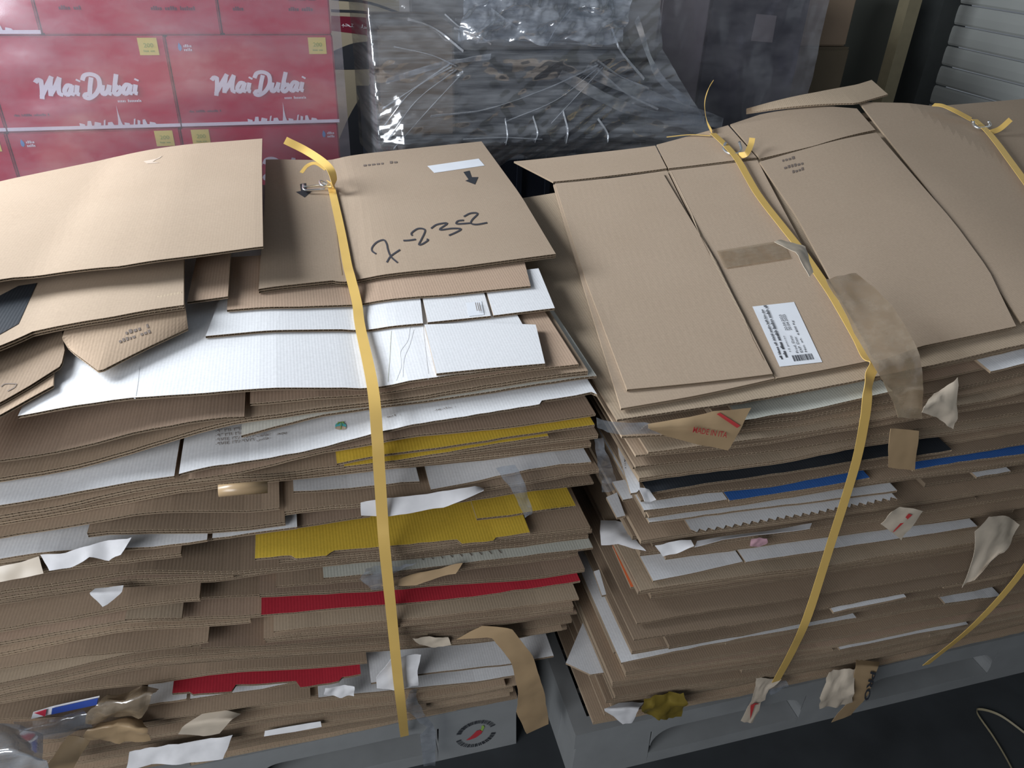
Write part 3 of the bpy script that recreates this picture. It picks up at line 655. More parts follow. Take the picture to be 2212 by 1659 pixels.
class Hit:
    """the surface of objects already built, met along a line of sight; used to lay print and straps on a board"""
    def __init__(s, objs, fallback=None, lift=0.0, near=False):
        s.t = []; s.fb = fallback; s.lift = lift; s.near = None
        for o in objs:
            q = o; off = Vector((0, 0, 0))
            while q is not None: off += q.location; q = q.parent
            if near: s.near = sum(((v.co + off) for v in o.data.vertices), Vector((0, 0, 0))) / len(o.data.vertices)
            s.t.append(BVHTree.FromPolygons([v.co + off for v in o.data.vertices], [tuple(p.vertices) for p in o.data.polygons]))
    def at(s, x, y):
        d = Vector(ray(x, y)).normalized(); best = None
        for t in s.t:
            h = t.ray_cast(Vector(CP), d)
            if h[0] is not None and (best is None or h[3] < best[1]): best = (h[0], h[3])
        if best is None and s.near is not None:
            q = Vector(CP) + d * (s.near - Vector(CP)).length
            h = min((tt.find_nearest(q) for tt in s.t), key=lambda r: r[3]); return np.array(h[0]) + np.array([0, 0, s.lift])
        if best is None: return onS(x, y, s.fb)
        return np.array(best[0]) + np.array([0, 0, s.lift])
_onS = onS
def onS(x, y, sf): return sf.at(x, y) if isinstance(sf, Hit) else _onS(x, y, sf)

def pen(name, strokes, wpx, surf, mat, parent, lift=0.0008):
    mb = MB()
    for s in strokes:
        P = smooth_path([(x, y, 0) for x, y in s], 5) if len(s) > 2 else [np.array((x, y, 0.0)) for x, y in s]
        rows = [[], []]
        for i, p in enumerate(P):
            d = np.array(P[min(i + 1, len(P) - 1)]) - np.array(P[max(i - 1, 0)]); d = d / max(1e-6, np.linalg.norm(d)); n = np.array([-d[1], d[0]]) * wpx / 2
            for r, sg in ((0, -1), (1, 1)):
                q = onS(p[0] + sg * n[0], p[1] + sg * n[1], surf); rows[r].append(q + np.array([0, 0, lift]))
        mb.grid(rows, 0)
    return mb.build(name, mat, parent)
def px_poly(name, poly, surf, mat, parent, lift=0.0006):
    P = [onS(x, y, surf) + np.array([0, 0, lift]) for x, y in poly]
    return mesh_obj(name, P, [tuple(range(len(P)))], mat, None, parent)
def px_text(name, body, a, b, up, surf, mat, parent, bold=0.0, lift=0.0008):
    A, B, U = onS(*a, surf), onS(*b, surf), onS(*up, surf)
    return lettering(name, body, A, B, U, mat, parent, bold, lift)
def px_marks(name, a, b, up, surf, mat, parent, seed=0): return marks(name, onS(*a, surf), onS(*b, surf), onS(*up, surf), mat, parent, seed, 0.001)
def px_path(pts, surf, n):
    P = resample([(x, y, 0) for x, y in pts], n); out = []
    for i, (x, y, _) in enumerate(P):
        d = P[min(i + 1, n - 1)] - P[max(i - 1, 0)]; d = d / np.linalg.norm(d); q = onS(x, y, surf)
        zs = [onS(x - s * d[1], y + s * d[0], surf) for s in (-13, 13)]
        zs = [r[2] for r in zs if abs(r[1] - q[1]) < 0.03 and abs(r[2] - q[2]) < 0.02]
        out.append(onZ(x, y, max([q[2]] + zs)))
    return out
def top_board(rows, surf, label, mat='top_kraft', plies=1, parent=None, name='flattened_carton', nx=24, ny=9, grp='loose cartons on top of the bales'):
    o = board(name, px_rows(rows, surf, nx, ny), plies, mat, parent=parent)
    if parent is None: tag(o, label, 'cardboard', grp)
    return o

# ---- left bale
r = empty('flattened_carton', onS(800, 700, SL(0.0014)).tolist()); tag(r, 'white carton with split panels under the numbered brown carton', 'cardboard', 'loose cartons on top of the bales')
board('panel', px_rows([[(445, 731), (740, 716), (914, 703)], [(480, 640), (760, 625), (905, 620)]], SL(0.0014)), 1, 'white', parent=r)
board('panel', px_rows([[(924, 701), (1060, 687)], [(905, 610), (1035, 600)]], SL(0.0014), 10), 1, 'white', parent=r)
board('panel', px_rows([[(1066, 686), (1198, 670)], [(1040, 598), (1163, 584)]], SL(0.0014), 10), 1, 'white', parent=r)
px_poly('paper_label', [(1007, 655), (1040, 651), (1046, 680), (1012, 684)], SL(0.0014 + PLY), 'paper', r)
for k in range(3): pen('lettering', [[(1027 + k * 4, 658), (1031 + k * 4, 676)]], 1.6, SL(0.0014 + PLY), 'faded_ink', r, 0.004)
o = SHEETS['W2:0']
fl = board('flap', px_rows([[(943, 812), (1060, 800), (1177, 790)], [(917, 706), (1040, 702), (1157, 706)]], SL(0.0012), 12), 1, 'white', parent=o)
hw2 = Hit([o], SL(0.0))
pen('crease', [[(300, 792), (296, 830), (291, 862)]], 4, hw2, 'white', o, 0.0003)
pen('crease', [[(885, 705), (880, 735), (864, 760), (866, 790), (855, 822)], [(893, 712), (884, 745), (872, 775), (869, 815)]], 3, hw2, 'white', o, 0.0003)
pen('crease', [[(912, 706), (918, 760), (925, 820)]], 4, hw2, 'white', o, 0.0003)
pen('crease', [[(845, 715), (842, 770), (838, 825)]], 1.5, hw2, 'pale', o, 0.0003)
t3 = top_board([[(491, 674), (640, 667), (780, 660), (960, 641), (1146, 622)], [(500, 560), (1120, 520)]], SL(0.0075), 'reddish brown carton flap directly under the carton numbered in marker', 'pink', 1)
o7 = top_board([[(560, 634), (729, 614), (734, 619), (771, 613), (985, 586), (1200, 557)], [(573, 450), (1125, 430)], [(575, 352), (1040, 312)]], SL(0.0135), 'brown carton with marker digits, two arrows and a white paper strip', 'top_kraft', 2, nx=40, ny=12)
s7 = Hit([o7], SL(0.0135 + 2 * PLY))
c7 = lambda u, v: (780 + u / 7.628, 420 + v / 7.628)
digits = [[(245, 985), (180, 935), (185, 870), (260, 790), (370, 755), (420, 820), (440, 910), (490, 1030), (600, 1130)], [(420, 1125), (490, 1020), (640, 915)],
          [(695, 765), (780, 762), (900, 745)], [(840, 685), (830, 640), (930, 570), (1030, 575), (1050, 620), (990, 750), (950, 830), (1010, 820), (1100, 760), (1080, 740)],
          [(1150, 565), (1250, 500), (1420, 480), (1290, 585), (1500, 565), (1645, 575), (1560, 630), (1445, 680)],
          [(1690, 430), (1600, 440), (1565, 475), (1600, 490), (1820, 475)], [(1690, 370), (1800, 315), (1920, 320), (1830, 420), (1810, 480), (1900, 500), (2075, 470)]]
pen('marker_writing', [[c7(*p) for p in s] for s in digits], 3.4, s7, 'marker', o7)
px_poly('paper_strip', [(923, 359), (1034, 343), (1047, 358), (938, 374)], s7, 'paper', o7)
px_poly('arrow_print', [(1001, 372), (1014, 369), (1019, 383), (1033, 383), (1026, 399), (1005, 391), (1012, 388)], s7, 'ink', o7)
px_poly('arrow_print', [(648, 398), (661, 396), (663, 412), (674, 413), (658, 427), (639, 415), (650, 413)], s7, 'ink', o7)
px_marks('faint_print', (785, 360), (862, 352), (785, 355), s7, 'faded_ink', o7, 1)
pen('crease', [[(722, 440), (728, 520), (741, 612)]], 3.0, s7, 'edge', o7, 0.0006)
top_board([[(405, 657), (493, 645)], [(430, 540), (500, 535)]], SL(0.022), 'narrow brown carton end in the shadow of the big top board', 'pink', 1, nx=8)
lc = top_board([[(-260, 1010), (0, 903), (117, 838)], [(-240, 880), (0, 800), (120, 760)]], SL(0.0055), 'thin brown carton edge under the stamped brown carton', 'kraft', 1)
lc = top_board([[(-260, 985), (0, 876), (70, 836), (134, 795), (141, 762)], [(-240, 850), (0, 762), (60, 745), (110, 735), (136, 722)], [(-200, 740), (0, 690), (60, 680), (100, 672), (150, 660)]], SL(0.0115), 'creased brown carton with a small stamp box beside the crumpled flap', 'kraft', 1)
ls = Hit([lc], SL(0.0115 + PLY)); pen('stamp_print', [[(2, 836), (12, 830), (36, 830)], [(36, 830), (30, 838), (16, 846)]], 1.8, ls, 'faded_ink', lc)
lb = top_board([[(148, 755), (161, 767), (216, 808), (300, 765), (407, 714)], [(136, 735), (200, 718), (300, 705), (360, 696), (404, 688)], [(150, 690), (220, 680), (300, 665), (360, 660), (400, 655)]], [SL(0.013), SL(0.024), SL(0.026)], 'crumpled brown carton flap with printed letters hanging over the white carton', 'kraft', 1)
lbs = Hit([lb], SL(0.02))
px_marks('faint_print', (272, 724), (326, 707), (270, 716), lbs, 'faded_ink', lb, 2)
px_marks('faint_print', (258, 742), (330, 718), (256, 735), lbs, 'faded_ink', lb, 3)
t5 = top_board([[(-260, 850), (-80, 790), (74, 727), (240, 696), (399, 669)], [(-200, 660), (100, 600), (399, 560)], [(-150, 540), (100, 480), (395, 440)]], SL(0.034), 'folded brown carton with a taped corner under the big top board', 'top_kraft', 2, nx=30)
px_poly('tape_strip', [(340, 640), (392, 630), (394, 664), (344, 674)], Hit([t5], SL(0.042)), 'tan', t5)
px_poly('dark_print_or_shade', [(-40, 745), (40, 700), (80, 612), (40, 618), (-40, 660)], Hit([t5], SL(0.042)), 'black', t5)  # shade of the dark fold painted on as a black patch
T1 = [[(-260, 660), (0, 609), (34, 604), (261, 580), (420, 557), (569, 537)], [(-230, 560), (0, 520), (250, 480), (567, 421)], [(-200, 480), (27, 440), (250, 400), (557, 417)][:3] + [(566, 350)], [(-180, 440), (27, 390), (240, 345), (567, 303)]]
t1 = top_board(T1, [SL(0.070), SL(0.068), SL(0.062), SL(0.056)], 'big light brown carton board lying tilted on top beside the yellow strap', 'top_kraft', 1, nx=40, ny=14)
px_poly('torn_spot', [(310, 349), (345, 342), (352, 336), (330, 350), (345, 352), (318, 354)], Hit([t1], SL(0.066)), 'tape_pale', t1)

# ---- right bale
rt = empty('flattened_carton', onS(1600, 600, SR(0.004)).tolist()); tag(rt, 'big brown carton with creased panels, back flaps and a white barcode label', 'cardboard', 'loose cartons on top of the bales')
def rp(name, rows, off, nx=20, ny=9, mat='top_kraft', plies=1): return board(name, px_rows(rows, SR(off), nx, ny), plies, mat, parent=rt)
rp('panel', [[(1341, 887), (1493, 861), (1672, 822)], [(1195, 402), (1440, 372)]], 0.004)
rp('panel', [[(1354, 846), (1500, 832), (1668, 812)], [(1262, 600), (1395, 585), (1545, 566)], [(1199, 400), (1300, 390), (1432, 379)]], 0.009)
lp = rp('panel', [[(1676, 822), (1780, 803), (1876, 784)], [(1444, 372), (1635, 349)]], 0.004)
rpn = rp('panel', [[(1880, 789), (1919, 778), (1989, 752), (2193, 709)], [(1790, 600), (2134, 587)], [(1720, 470), (2060, 485)], [(1640, 353), (1892, 290)]], 0.009, 24, 14)
rp('flap', [[(1195, 396), (1440, 367)], [(1110, 352), (1260, 336), (1415, 318)]], 0.004)
rp('flap', [[(1444, 367), (1634, 344)], [(1418, 316), (1572, 274)]], 0.004)
rp('flap', [[(1642, 346), (1760, 318), (1890, 284)], [(1577, 272), (1640, 251), (1760, 232), (1850, 238)]], 0.004)
sA = Hit([c for c in rt.children], SR(0.004 + PLY))
pen('crease', [[(1447, 372), (1560, 600), (1674, 820)]], 5.0, sA, 'tan', lp, 0.0007)
lab = [(1625, 663), (1715, 653), (1776, 783), (1684, 793)]
lb_ = px_poly('barcode_label', lab, sA, 'paper', rt, 0.0008)
TL, TR_, BR_, BL_ = [onS(x, y, sA) for x, y in lab]
ux, uy = TR_ - BR_, BL_ - BR_
LP = lambda u, v: BR_ + ux * u + uy * v + np.array([0, 0, 0.0012])
for body, u0, u1, v0, v1 in ((None, 0.10, 0.93, 0.86, 0.92), (None, 0.12, 1.0, 0.73, 0.81), ('12 pieces', 0.20, 0.45, 0.60, 0.65),
                             ('Prod. Date:', 0.17, 0.45, 0.44, 0.50), ('20.04.2023', 0.53, 0.80, 0.46, 0.53), ('EXP. Date:', 0.17, 0.42, 0.34, 0.40), ('20.04.2025', 0.53, 0.80, 0.37, 0.44), ('Net. wt.  4.800 Kg', 0.17, 0.68, 0.22, 0.29)):
    if body: lettering('lettering', body, LP(u0, v0), LP(u1, v0), LP(u0, v1), 'ink', lb_, 0.0, 0.0)
    else: marks('small_print', LP(u0, v0), LP(u1, v0), LP(u0, v1), 'ink', lb_, int(v0 * 100), 0.0)
rnd = random.Random(5); v = 0.16; bars = MB()
while v < 0.62:
    w = rnd.choice((0.006, 0.006, 0.012, 0.018)); bars.add([LP(0.05, v), LP(0.14, v), LP(0.14, v + w), LP(0.05, v + w)], [(0, 1, 2, 3)]); v += w + rnd.choice((0.008, 0.012))
bo = bars.build('barcode', 'ink', lb_); bo['kind'] = 'stuff'
for k, (a, b, u) in enumerate((((1690, 350), (1724, 342), (1689, 344)), ((1694, 366), (1738, 355), (1693, 360)), ((1712, 375), (1738, 367), (1711, 369)))):
    px_marks('faint_print', a, b, u, sA, 'faded_ink', rt, 10 + k)
oC = top_board([[(2205, 700), (2330, 665), (2450, 640)], [(1990, 395), (2220, 400), (2440, 380)], [(1855, 224), (2020, 233), (2212, 217), (2400, 205)]], SR(0.004), 'smooth brown carton under the strap nearest the roller shutter', 'top_kraft', 1, nx=48, ny=28)
top_board([[(1612, 247), (1730, 232), (1850, 226), (1917, 207)], [(1612, 238), (1760, 203), (1850, 186), (1882, 176)]], [SR(0.013), SR(0.026)], 'curled brown carton flap standing up at the back edge of the bale', 'tan', 1, ny=6)
bt = [onS(x, y, sA) + np.array([0, 0, 0.003]) for x, y in ((1548, 545), (1690, 522), (1706, 560), (1565, 582))]
mesh_obj('brown_tape_strip', bt, [(0, 3, 2, 1)], 'film_tape', None, rt)

# ================================================================ yellow straps
def strap_band(path, nrm, width, name, parent, mat='strap', n=8):
    P = smooth_path(path, n); Nn = smooth_path(nrm, n); rows = [[], []]
    for i, p in enumerate(P):
        t = P[min(i + 1, len(P) - 1)] - P[max(i - 1, 0)]; w = np.cross(t, Nn[i]); w /= np.linalg.norm(w)
        rows[0].append(p - w * width / 2); rows[1].append(p + w * width / 2)
    return sheet_thin(name, np.array(rows), mat, parent, 0.001)
UPN, FRN, MDN = (0, 0, 1), (0, -1, 0.1), (0, -0.8, 0.6)
def lift(p, d): return np.array(p) + np.array(d)
# left strap
s7s = Hit([o7], SL(0.0135 + 2 * PLY + 0.002), 0.0036)
hT3 = Hit([t3], SL(0.012)); hW = Hit([c for c in r.children if c.name.startswith('panel')], SL(0.006))
root = empty('packing_strap', onY(872, 1585, 0.93).tolist()); tag(root, 'yellow packing strap over the carton with marker digits', 'strap', 'yellow packing straps')
pth = px_path([(716, 405), (735, 490), (751, 575)], s7s, 6) + [lift(onS(757, 602, s7s), (0, -0.006, 0.003)), lift(onS(771, 656, hT3), (0, -0.003, 0.003)), lift(onS(778, 708, hW), (0, -0.003, 0.004)), lift(onY(805, 838, 0.949), (0, 0, 0.003)), onY(815, 945, 0.890), onY(819, 1010, 0.878), onY(826, 1120, 0.862), onY(831, 1185, 0.848), onY(846, 1330, 0.846), onY(858, 1450, 0.842), onY(866, 1520, 0.850), onY(874, 1590, 0.925)]
nr = [UPN] * 6 + [MDN, MDN, MDN, MDN, FRN, FRN, FRN, FRN, FRN, FRN, FRN, FRN]
strap_band(pth, nr, 0.0165, 'band', root)
b0 = onS(712, 405, s7s); up = np.array([0, 0, 1.0])
strap_band([b0 + up * 0.006, onS(722, 400, SL(0.045)), onS(716, 370, SL(0.075)), onS(698, 350, SL(0.085)), onS(660, 325, SL(0.095)), onS(616, 303, SL(0.11))], [(0.8, -0.3, 0.6), (0.7, -0.5, 0.5), (0.3, -0.6, 0.7), (0, -0.7, 0.7), (0, -0.75, 0.65), (-0.1, -0.7, 0.7)], 0.0185, 'tail', root)
strap_band([onS(704, 366, SL(0.06)), onS(682, 353, SL(0.066)), onS(664, 358, SL(0.06)), onS(651, 373, SL(0.05))], [(0, -0.6, 0.8)] * 4, 0.008, 'tail_end', root)
mb = MB(); mb.tube(smooth_path([onS(655, 404, SL(0.03)), onS(690, 401, SL(0.031)), onS(708, 399, SL(0.036)), onS(692, 391, SL(0.042)), onS(695, 400, SL(0.045)), onS(716, 404, SL(0.04))], 5), 0.0028)
mb.build('wire_buckle', 'wire', root, True)
mb = MB(); mb.tube(smooth_path([onS(655, 399, SL(0.03)), onS(657, 410, SL(0.03)), onS(680, 410, SL(0.03)), onS(705, 408, SL(0.034))], 5), 0.0026); mb.build('wire_buckle', 'wire', root, True)
# right strap
sRs = Hit([c for c in rt.children if c.name.startswith(('panel', 'flap'))], SR(0.004 + PLY + 0.002), 0.0036)
root = empty('packing_strap', onY(1675, 1475, 0.80).tolist()); tag(root, 'yellow packing strap crossing the carton with the barcode label', 'strap', 'yellow packing straps')
pth = px_path([(1540, 288), (1585, 330), (1640, 425), (1735, 545), (1800, 640), (1852, 730), (1872, 772)], sRs, 16) + [lift(px_path([(1872, 772), (1877, 783)], sRs, 2)[1], (0, -0.012, 0.004)), onY(1879, 812, 0.850), onY(1874, 850, 0.826), onY(1868, 905, 0.818), onY(1846, 1010, 0.802), onY(1793, 1180, 0.765), onY(1745, 1330, 0.725), onY(1712, 1405, 0.742), onY(1676, 1472, 0.77)]
nr = [UPN] * 15 + [(0, -0.3, 0.9), MDN, MDN] + [FRN] * 7
strap_band(pth, nr, 0.0175, 'band', root)
strap_band([onS(1538, 285, SR(0.016)), onS(1527, 262, SR(0.03)), onS(1522, 225, SR(0.075)), onS(1529, 195, SR(0.11)), onS(1541, 174, SR(0.13))], [(0.9, -0.4, 0.2)] * 5, 0.012, 'tail', root)
strap_band([onS(1596, 336, SR(0.018)), onS(1612, 332, SR(0.028)), onS(1622, 312, SR(0.035)), onS(1625, 298, SR(0.045))], [(-0.5, -0.8, 0.3)] * 4, 0.014, 'tail_end', root)
strap_band([onS(1535, 293, SR(0.014)), onS(1490, 291, SR(0.014)), onS(1440, 296, SR(0.012))], [UPN] * 3, 0.006, 'tail_end', root)
mb = MB(); mb.tube(smooth_path([onS(1568, 308, SR(0.03)), onS(1563, 320, SR(0.022)), onS(1572, 330, SR(0.02)), onS(1588, 333, SR(0.02)), onS(1601, 325, SR(0.022)), onS(1597, 307, SR(0.03))], 6), 0.0035); mb.build('wire_buckle', 'wire', root, True)
# strap by the shutter
root = empty('packing_strap', onY(2000, 1435, 0.80).tolist()); tag(root, 'yellow packing strap over the smooth carton nearest the roller shutter', 'strap', 'yellow packing straps')
sC = Hit([oC], SR(0.004 + PLY + 0.002), 0.0038)
pth = px_path([(2105, 258), (2140, 290), (2212, 388), (2290, 500), (2350, 600), (2380, 648)], sC, 14) + [lift(onS(2385, 655, sC), (0, -0.010, 0.006)), onY(2388, 700, 0.846), onY(2380, 800, 0.815), onY(2340, 960, 0.785), onY(2285, 1100, 0.75), onY(2212, 1228, 0.724), onY(2110, 1345, 0.722), onY(2000, 1436, 0.772)]
strap_band(pth, [UPN] * 13 + [(0, -0.3, 0.9), MDN, MDN] + [FRN] * 6, 0.0165, 'band', root)
strap_band([onS(2098, 258, SR(0.020)), onS(2060, 238, SR(0.034)), onS(2035, 228, SR(0.035)), onS(2016, 226, SR(0.03))], [(0, -0.6, 0.8)] * 4, 0.015, 'tail', root)
strap_band([onS(2140, 286, SR(0.018)), onS(2160, 278, SR(0.025)), onS(2183, 258, SR(0.045))], [(-0.4, -0.7, 0.5)] * 3, 0.013, 'tail_end', root)
mb = MB(); mb.tube(smooth_path([onS(2102, 262, SR(0.03)), onS(2105, 272, SR(0.02)), onS(2118, 277, SR(0.018)), onS(2138, 272, SR(0.02)), onS(2135, 262, SR(0.03))], 6), 0.0035); mb.build('wire_buckle', 'wire', root, True)

# ================================================================ red water cartons behind the left bale
YC = 2.27
def fx(x, y): return onY(x, y, YC)[0]
def fz(x, y): return onY(x, y, YC)[2]
CW = fx(728, 170) - fx(374, 170); CH_ = fz(550, 75) - fz(550, 271); zm = fz(550, 271); CD = 0.27
MAI = []
def put(strokes, x0): 
    for s in strokes: MAI.append([((x + x0 + 0.16 * y) / 4.05, y) for x, y in s])
_a = [[(.30, .52), (.14, .55), (.03, .32), (.09, .13), (.2, .2), (.3, .48)], [(.31, .54), (.27, .22), (.38, .14)]]
_i = [[(.08, .52), (.05, .2), (.15, .14)], [(.11, .74), (.13, .78)]]
_u = [[(.05, .52), (.03, .2), (.12, .13), (.24, .3), (.3, .52)], [(.3, .52), (.27, .2), (.37, .14)]]
put([[(0, .70), (.1, .82), (.22, .76)], [(.2, .78), (.22, .4), (.2, .0)], [(.2, .1), (.4, .55), (.58, .92)], [(.56, .9), (.52, .5), (.52, .12)], [(.52, .15), (.7, .5), (.86, .88)], [(.86, .86), (.82, .5), (.84, .2), (.96, .13)]], 0.0)
put(_a, 1.0); put(_i, 1.42)
put([[(-.02, .78), (.06, .98), (.3, 1.03), (.55, .88), (.6, .5), (.45, .15), (.2, -.04), (.03, .03), (.1, .16), (.26, .1)], [(.3, .86), (.25, .5), (.22, .15)]], 1.72)
put(_u, 2.38); put([[(.12, .98), (.06, .5), (.04, .17), (.16, .12), (.28, .3), (.2, .48), (.08, .36)]], 2.82); put(_a, 3.16); put(_i, 3.58)
def nib_shapes(strokes, r=(0.021, 0.085)):
    out = []
    for s in strokes:
        P = smooth_path([(x, y, 0) for x, y in s], 4) if len(s) > 2 else [np.array((x, y, 0.0)) for x, y in s]
        for a, b in zip(P[:-1], P[1:]):
            # broad brush: an ellipse swept along the stroke
            d = np.array(b) - np.array(a); nx, ny = -d[1] * r[0] / r[1], d[0] * r[1] / r[0]; L = math.hypot(nx / r[0], ny / r[1]) or 1; nx, ny = nx / L, ny / L
            e = d * 0.35
            out.append([(a[0] - e[0] + nx, a[1] - e[1] + ny), (a[0] - e[0] - nx, a[1] - e[1] - ny), (b[0] + e[0] - nx, b[1] + e[1] - ny), (b[0] + e[0] + nx, b[1] + e[1] + ny)])
    return out
MAIS = nib_shapes(MAI)
SKY = [[(0, 0), (1, 0), (1, .12), (0, .12)], [(.50, .1), (.56, .1), (.545, .3), (.535, .6), (.53, 1.0), (.522, .6), (.512, .3)], [(.14, .1), (.2, .1), (.2, .34), (.16, .34)], [(.06, .1), (.12, .1), (.12, .2), (.06, .26)],
       [(.22, .1), (.3, .1), (.31, .24), (.24, .3)], [(.33, .1), (.35, .1), (.37, .38), (.35, .36)], [(.38, .1), (.46, .1), (.44, .28), (.39, .26)], [(.58, .1), (.64, .1), (.64, .2), (.58, .24)], [(.68, .1), (.7, .1), (.72, .4), (.7, .38)],
       [(.73, .1), (.76, .1), (.77, .3), (.74, .34)], [(.79, .1), (.85, .1), (.83, .36), (.8, .34)], [(.87, .1), (.96, .1), (.94, .2), (.88, .24)]]
def carton(x0, z0, label, logo=True, sticker='R', dark=False, icon=None, y0=YC, w=None):
    x1, z1 = x0 + (w or CW) - 0.003, z0 + CH_ - 0.002
    root = empty('water_carton', ((x0 + x1) / 2, y0 + CD / 2, z0)); tag(root, label, 'carton', 'stacked red water cartons')
    bm = bmesh.new(); bmesh.ops.create_cube(bm, size=1.0)
    for v in bm.verts: v.co = Vector(((x0 + x1) / 2 + v.co.x * (x1 - x0), y0 + CD / 2 + v.co.y * CD, (z0 + z1) / 2 + v.co.z * (z1 - z0)))
    bmesh.ops.bevel(bm, geom=bm.edges[:], offset=0.004, segments=2, affect='EDGES')
    vs = [tuple(v.co) for v in bm.verts]; bm.verts.index_update(); fs = [tuple(v.index for v in f.verts) for f in bm.faces]; bm.free()
    mesh_obj('body', vs, fs, 'carton_red', None, root)
    F = lambda u, v: np.array([x0 + u * (x1 - x0), y0 - 0.0006, z0 + v * (z1 - z0)])
    if logo:
        quad_print('brand_lettering', F(0.21, 0.36), F(0.83, 0.36), F(0.21, 0.60), MAIS, 'print_white', root)
        marks('small_print', F(0.66, 0.30), F(0.80, 0.30), F(0.66, 0.33), 'print_white', root, 1)
    if not dark:
        quad_print('skyline_print', F(0.38, 0.015), F(0.88, 0.015), F(0.38, 0.27), SKY, 'print_white', root)
        quad_print('white_band', F(0.0, 0.012), F(1.0, 0.012), F(0.0, 0.05), [[(0, 0), (1, 0), (1, 1), (0, 1)]], 'print_white', root, 0.0012)
        marks('dark_print_or_shade', F(0.06, 0.17), F(0.26, 0.17), F(0.06, 0.195), 'print_dark', root, 2)
    else:
        for u0, w in ((0.12, 0.12), (0.62, 0.25)):
            marks('dark_print_or_shade', F(u0, 0.25), F(u0 + w, 0.25), F(u0, 0.29), 'print_dark', root, 3)
            quad_print('care_symbols', F(u0, 0.36), F(u0 + w, 0.36), F(u0, 0.52), [[(0, 0), (.3, 0), (.3, 1), (0, 1)], [(.4, 0), (.65, 0), (.52, 1)], [(.75, 0), (1, 0), (1, .8), (.75, .8)]], 'print_dark', root)
    if sticker:
        u = 0.845 if sticker == 'R' else 0.06
        st = quad_print('yellow_sticker', F(u, 0.80), F(u + 0.11, 0.80), F(u, 0.98), [[(0, 0), (1, 0), (1, 1), (0, 1)]], 'sticker_yellow', root)
        lettering('sticker_lettering', '200', F(u + 0.03, 0.88), F(u + 0.085, 0.88), F(u + 0.03, 0.925), 'print_green', st, 0, 0.0016)
        marks('small_print', F(u + 0.025, 0.835), F(u + 0.09, 0.835), F(u + 0.025, 0.855), 'print_green', st, 4, 0.0016)
    if icon:
        u = 0.06 if icon == 'L' else 0.89
        quad_print('blue_drop', F(u, 0.84), F(u + 0.025, 0.84), F(u, 0.93), [[(0.1, .2), (.5, 0), (.9, .25), (.9, .6), (.4, 1), (.1, .6)]], 'print_blue', root)
        marks('small_print', F(u + 0.035, 0.88), F(u + 0.085, 0.88), F(u + 0.035, 0.91), 'print_white', root, 5)
        marks('small_print', F(u + 0.035, 0.84), F(u + 0.085, 0.84), F(u + 0.035, 0.87), 'print_white', root, 6)
    return root
xm, xl, xt = fx(374, 170), fx(394, 300), fx(476, 35)
carton(xm, zm, 'red water carton with white script lettering beside the dark gap, second row', sticker='R', icon='L')
carton(xm - CW, zm, 'red water carton with white script lettering and washed out front, beside its brighter twin', sticker='R')
carton(xm - 2 * CW, zm, 'red water carton at the outer end of the lettered row')
carton(xl, zm - CH_, 'red water carton with a yellow sticker on its upper inner corner, below the lettered row', sticker='L', icon='R')
carton(xl - CW, zm - CH_, 'red water carton below the lettered row with sticker touching the column seam', sticker='R', icon='L')
carton(xl - 2 * CW, zm - CH_, 'red water carton below the lettered row at its outer end', icon='L')
carton(xt, zm + CH_, 'red carton with dark care print on the top row above the dark gap', logo=False, sticker=None, dark=True, w=fx(716, 35) - xt)
carton(xt - CW, zm + CH_, 'red carton with dark care print on the top row between its neighbours', logo=False, sticker=None, dark=True)
carton(xt - 2 * CW, zm + CH_, 'red water carton with a white skyline on the top row', logo=True, sticker=None)
nlow = int((zm - CH_) / CH_)
for k in range(nlow):
    for j in range(3): carton(xl - j * CW, zm - CH_ * (2 + k), 'red water carton low in the carton stack behind the bale', logo=False, sticker=None, dark=True)
zb = zm - CH_ * (1 + nlow)
root = empty('wooden_pallet', (xl - CW * 0.5, YC + 0.14, 0)); tag(root, 'low wooden pallet under the red water cartons', 'pallet')
for k in range(6):
    m = MB(); w = 3 * CW / 6; a = xl - 2 * CW + k * w; m.box(a + 0.01, a + w - 0.01, YC, YC + 0.30, zb - 0.022, zb - 0.0005); m.build('plank', 'brown_box', root)
for k in range(3):
    m = MB(); a = xl - 2 * CW + (0.05, 1.5, 2.9)[k] * CW; m.box(a, a + 0.06, YC, YC + 0.30, 0, zb - 0.022); m.build('bearer', 'brown_box', root)
# stretch film round the cartons
xs = np.linspace(xl - 2 * CW - 0.02, xm + CW + 0.02, 60); zs = np.linspace(zm - CH_ * 1.4, zm + 2 * CH_, 36); G = []
for z in zs:
    G.append([(x, YC - 0.010 - 0.004 * noise.noise(Vector((x * 4, z * 14, 2))) - 0.003 * abs(noise.noise(Vector((x * 9 + z * 6, z * 3, 9)))), z) for x in xs])
tag(sheet_thin('stretch_film', G, 'film_carton', None, 0.0003), 'clear stretch film pulled tight over the red water cartons', 'plastic film')

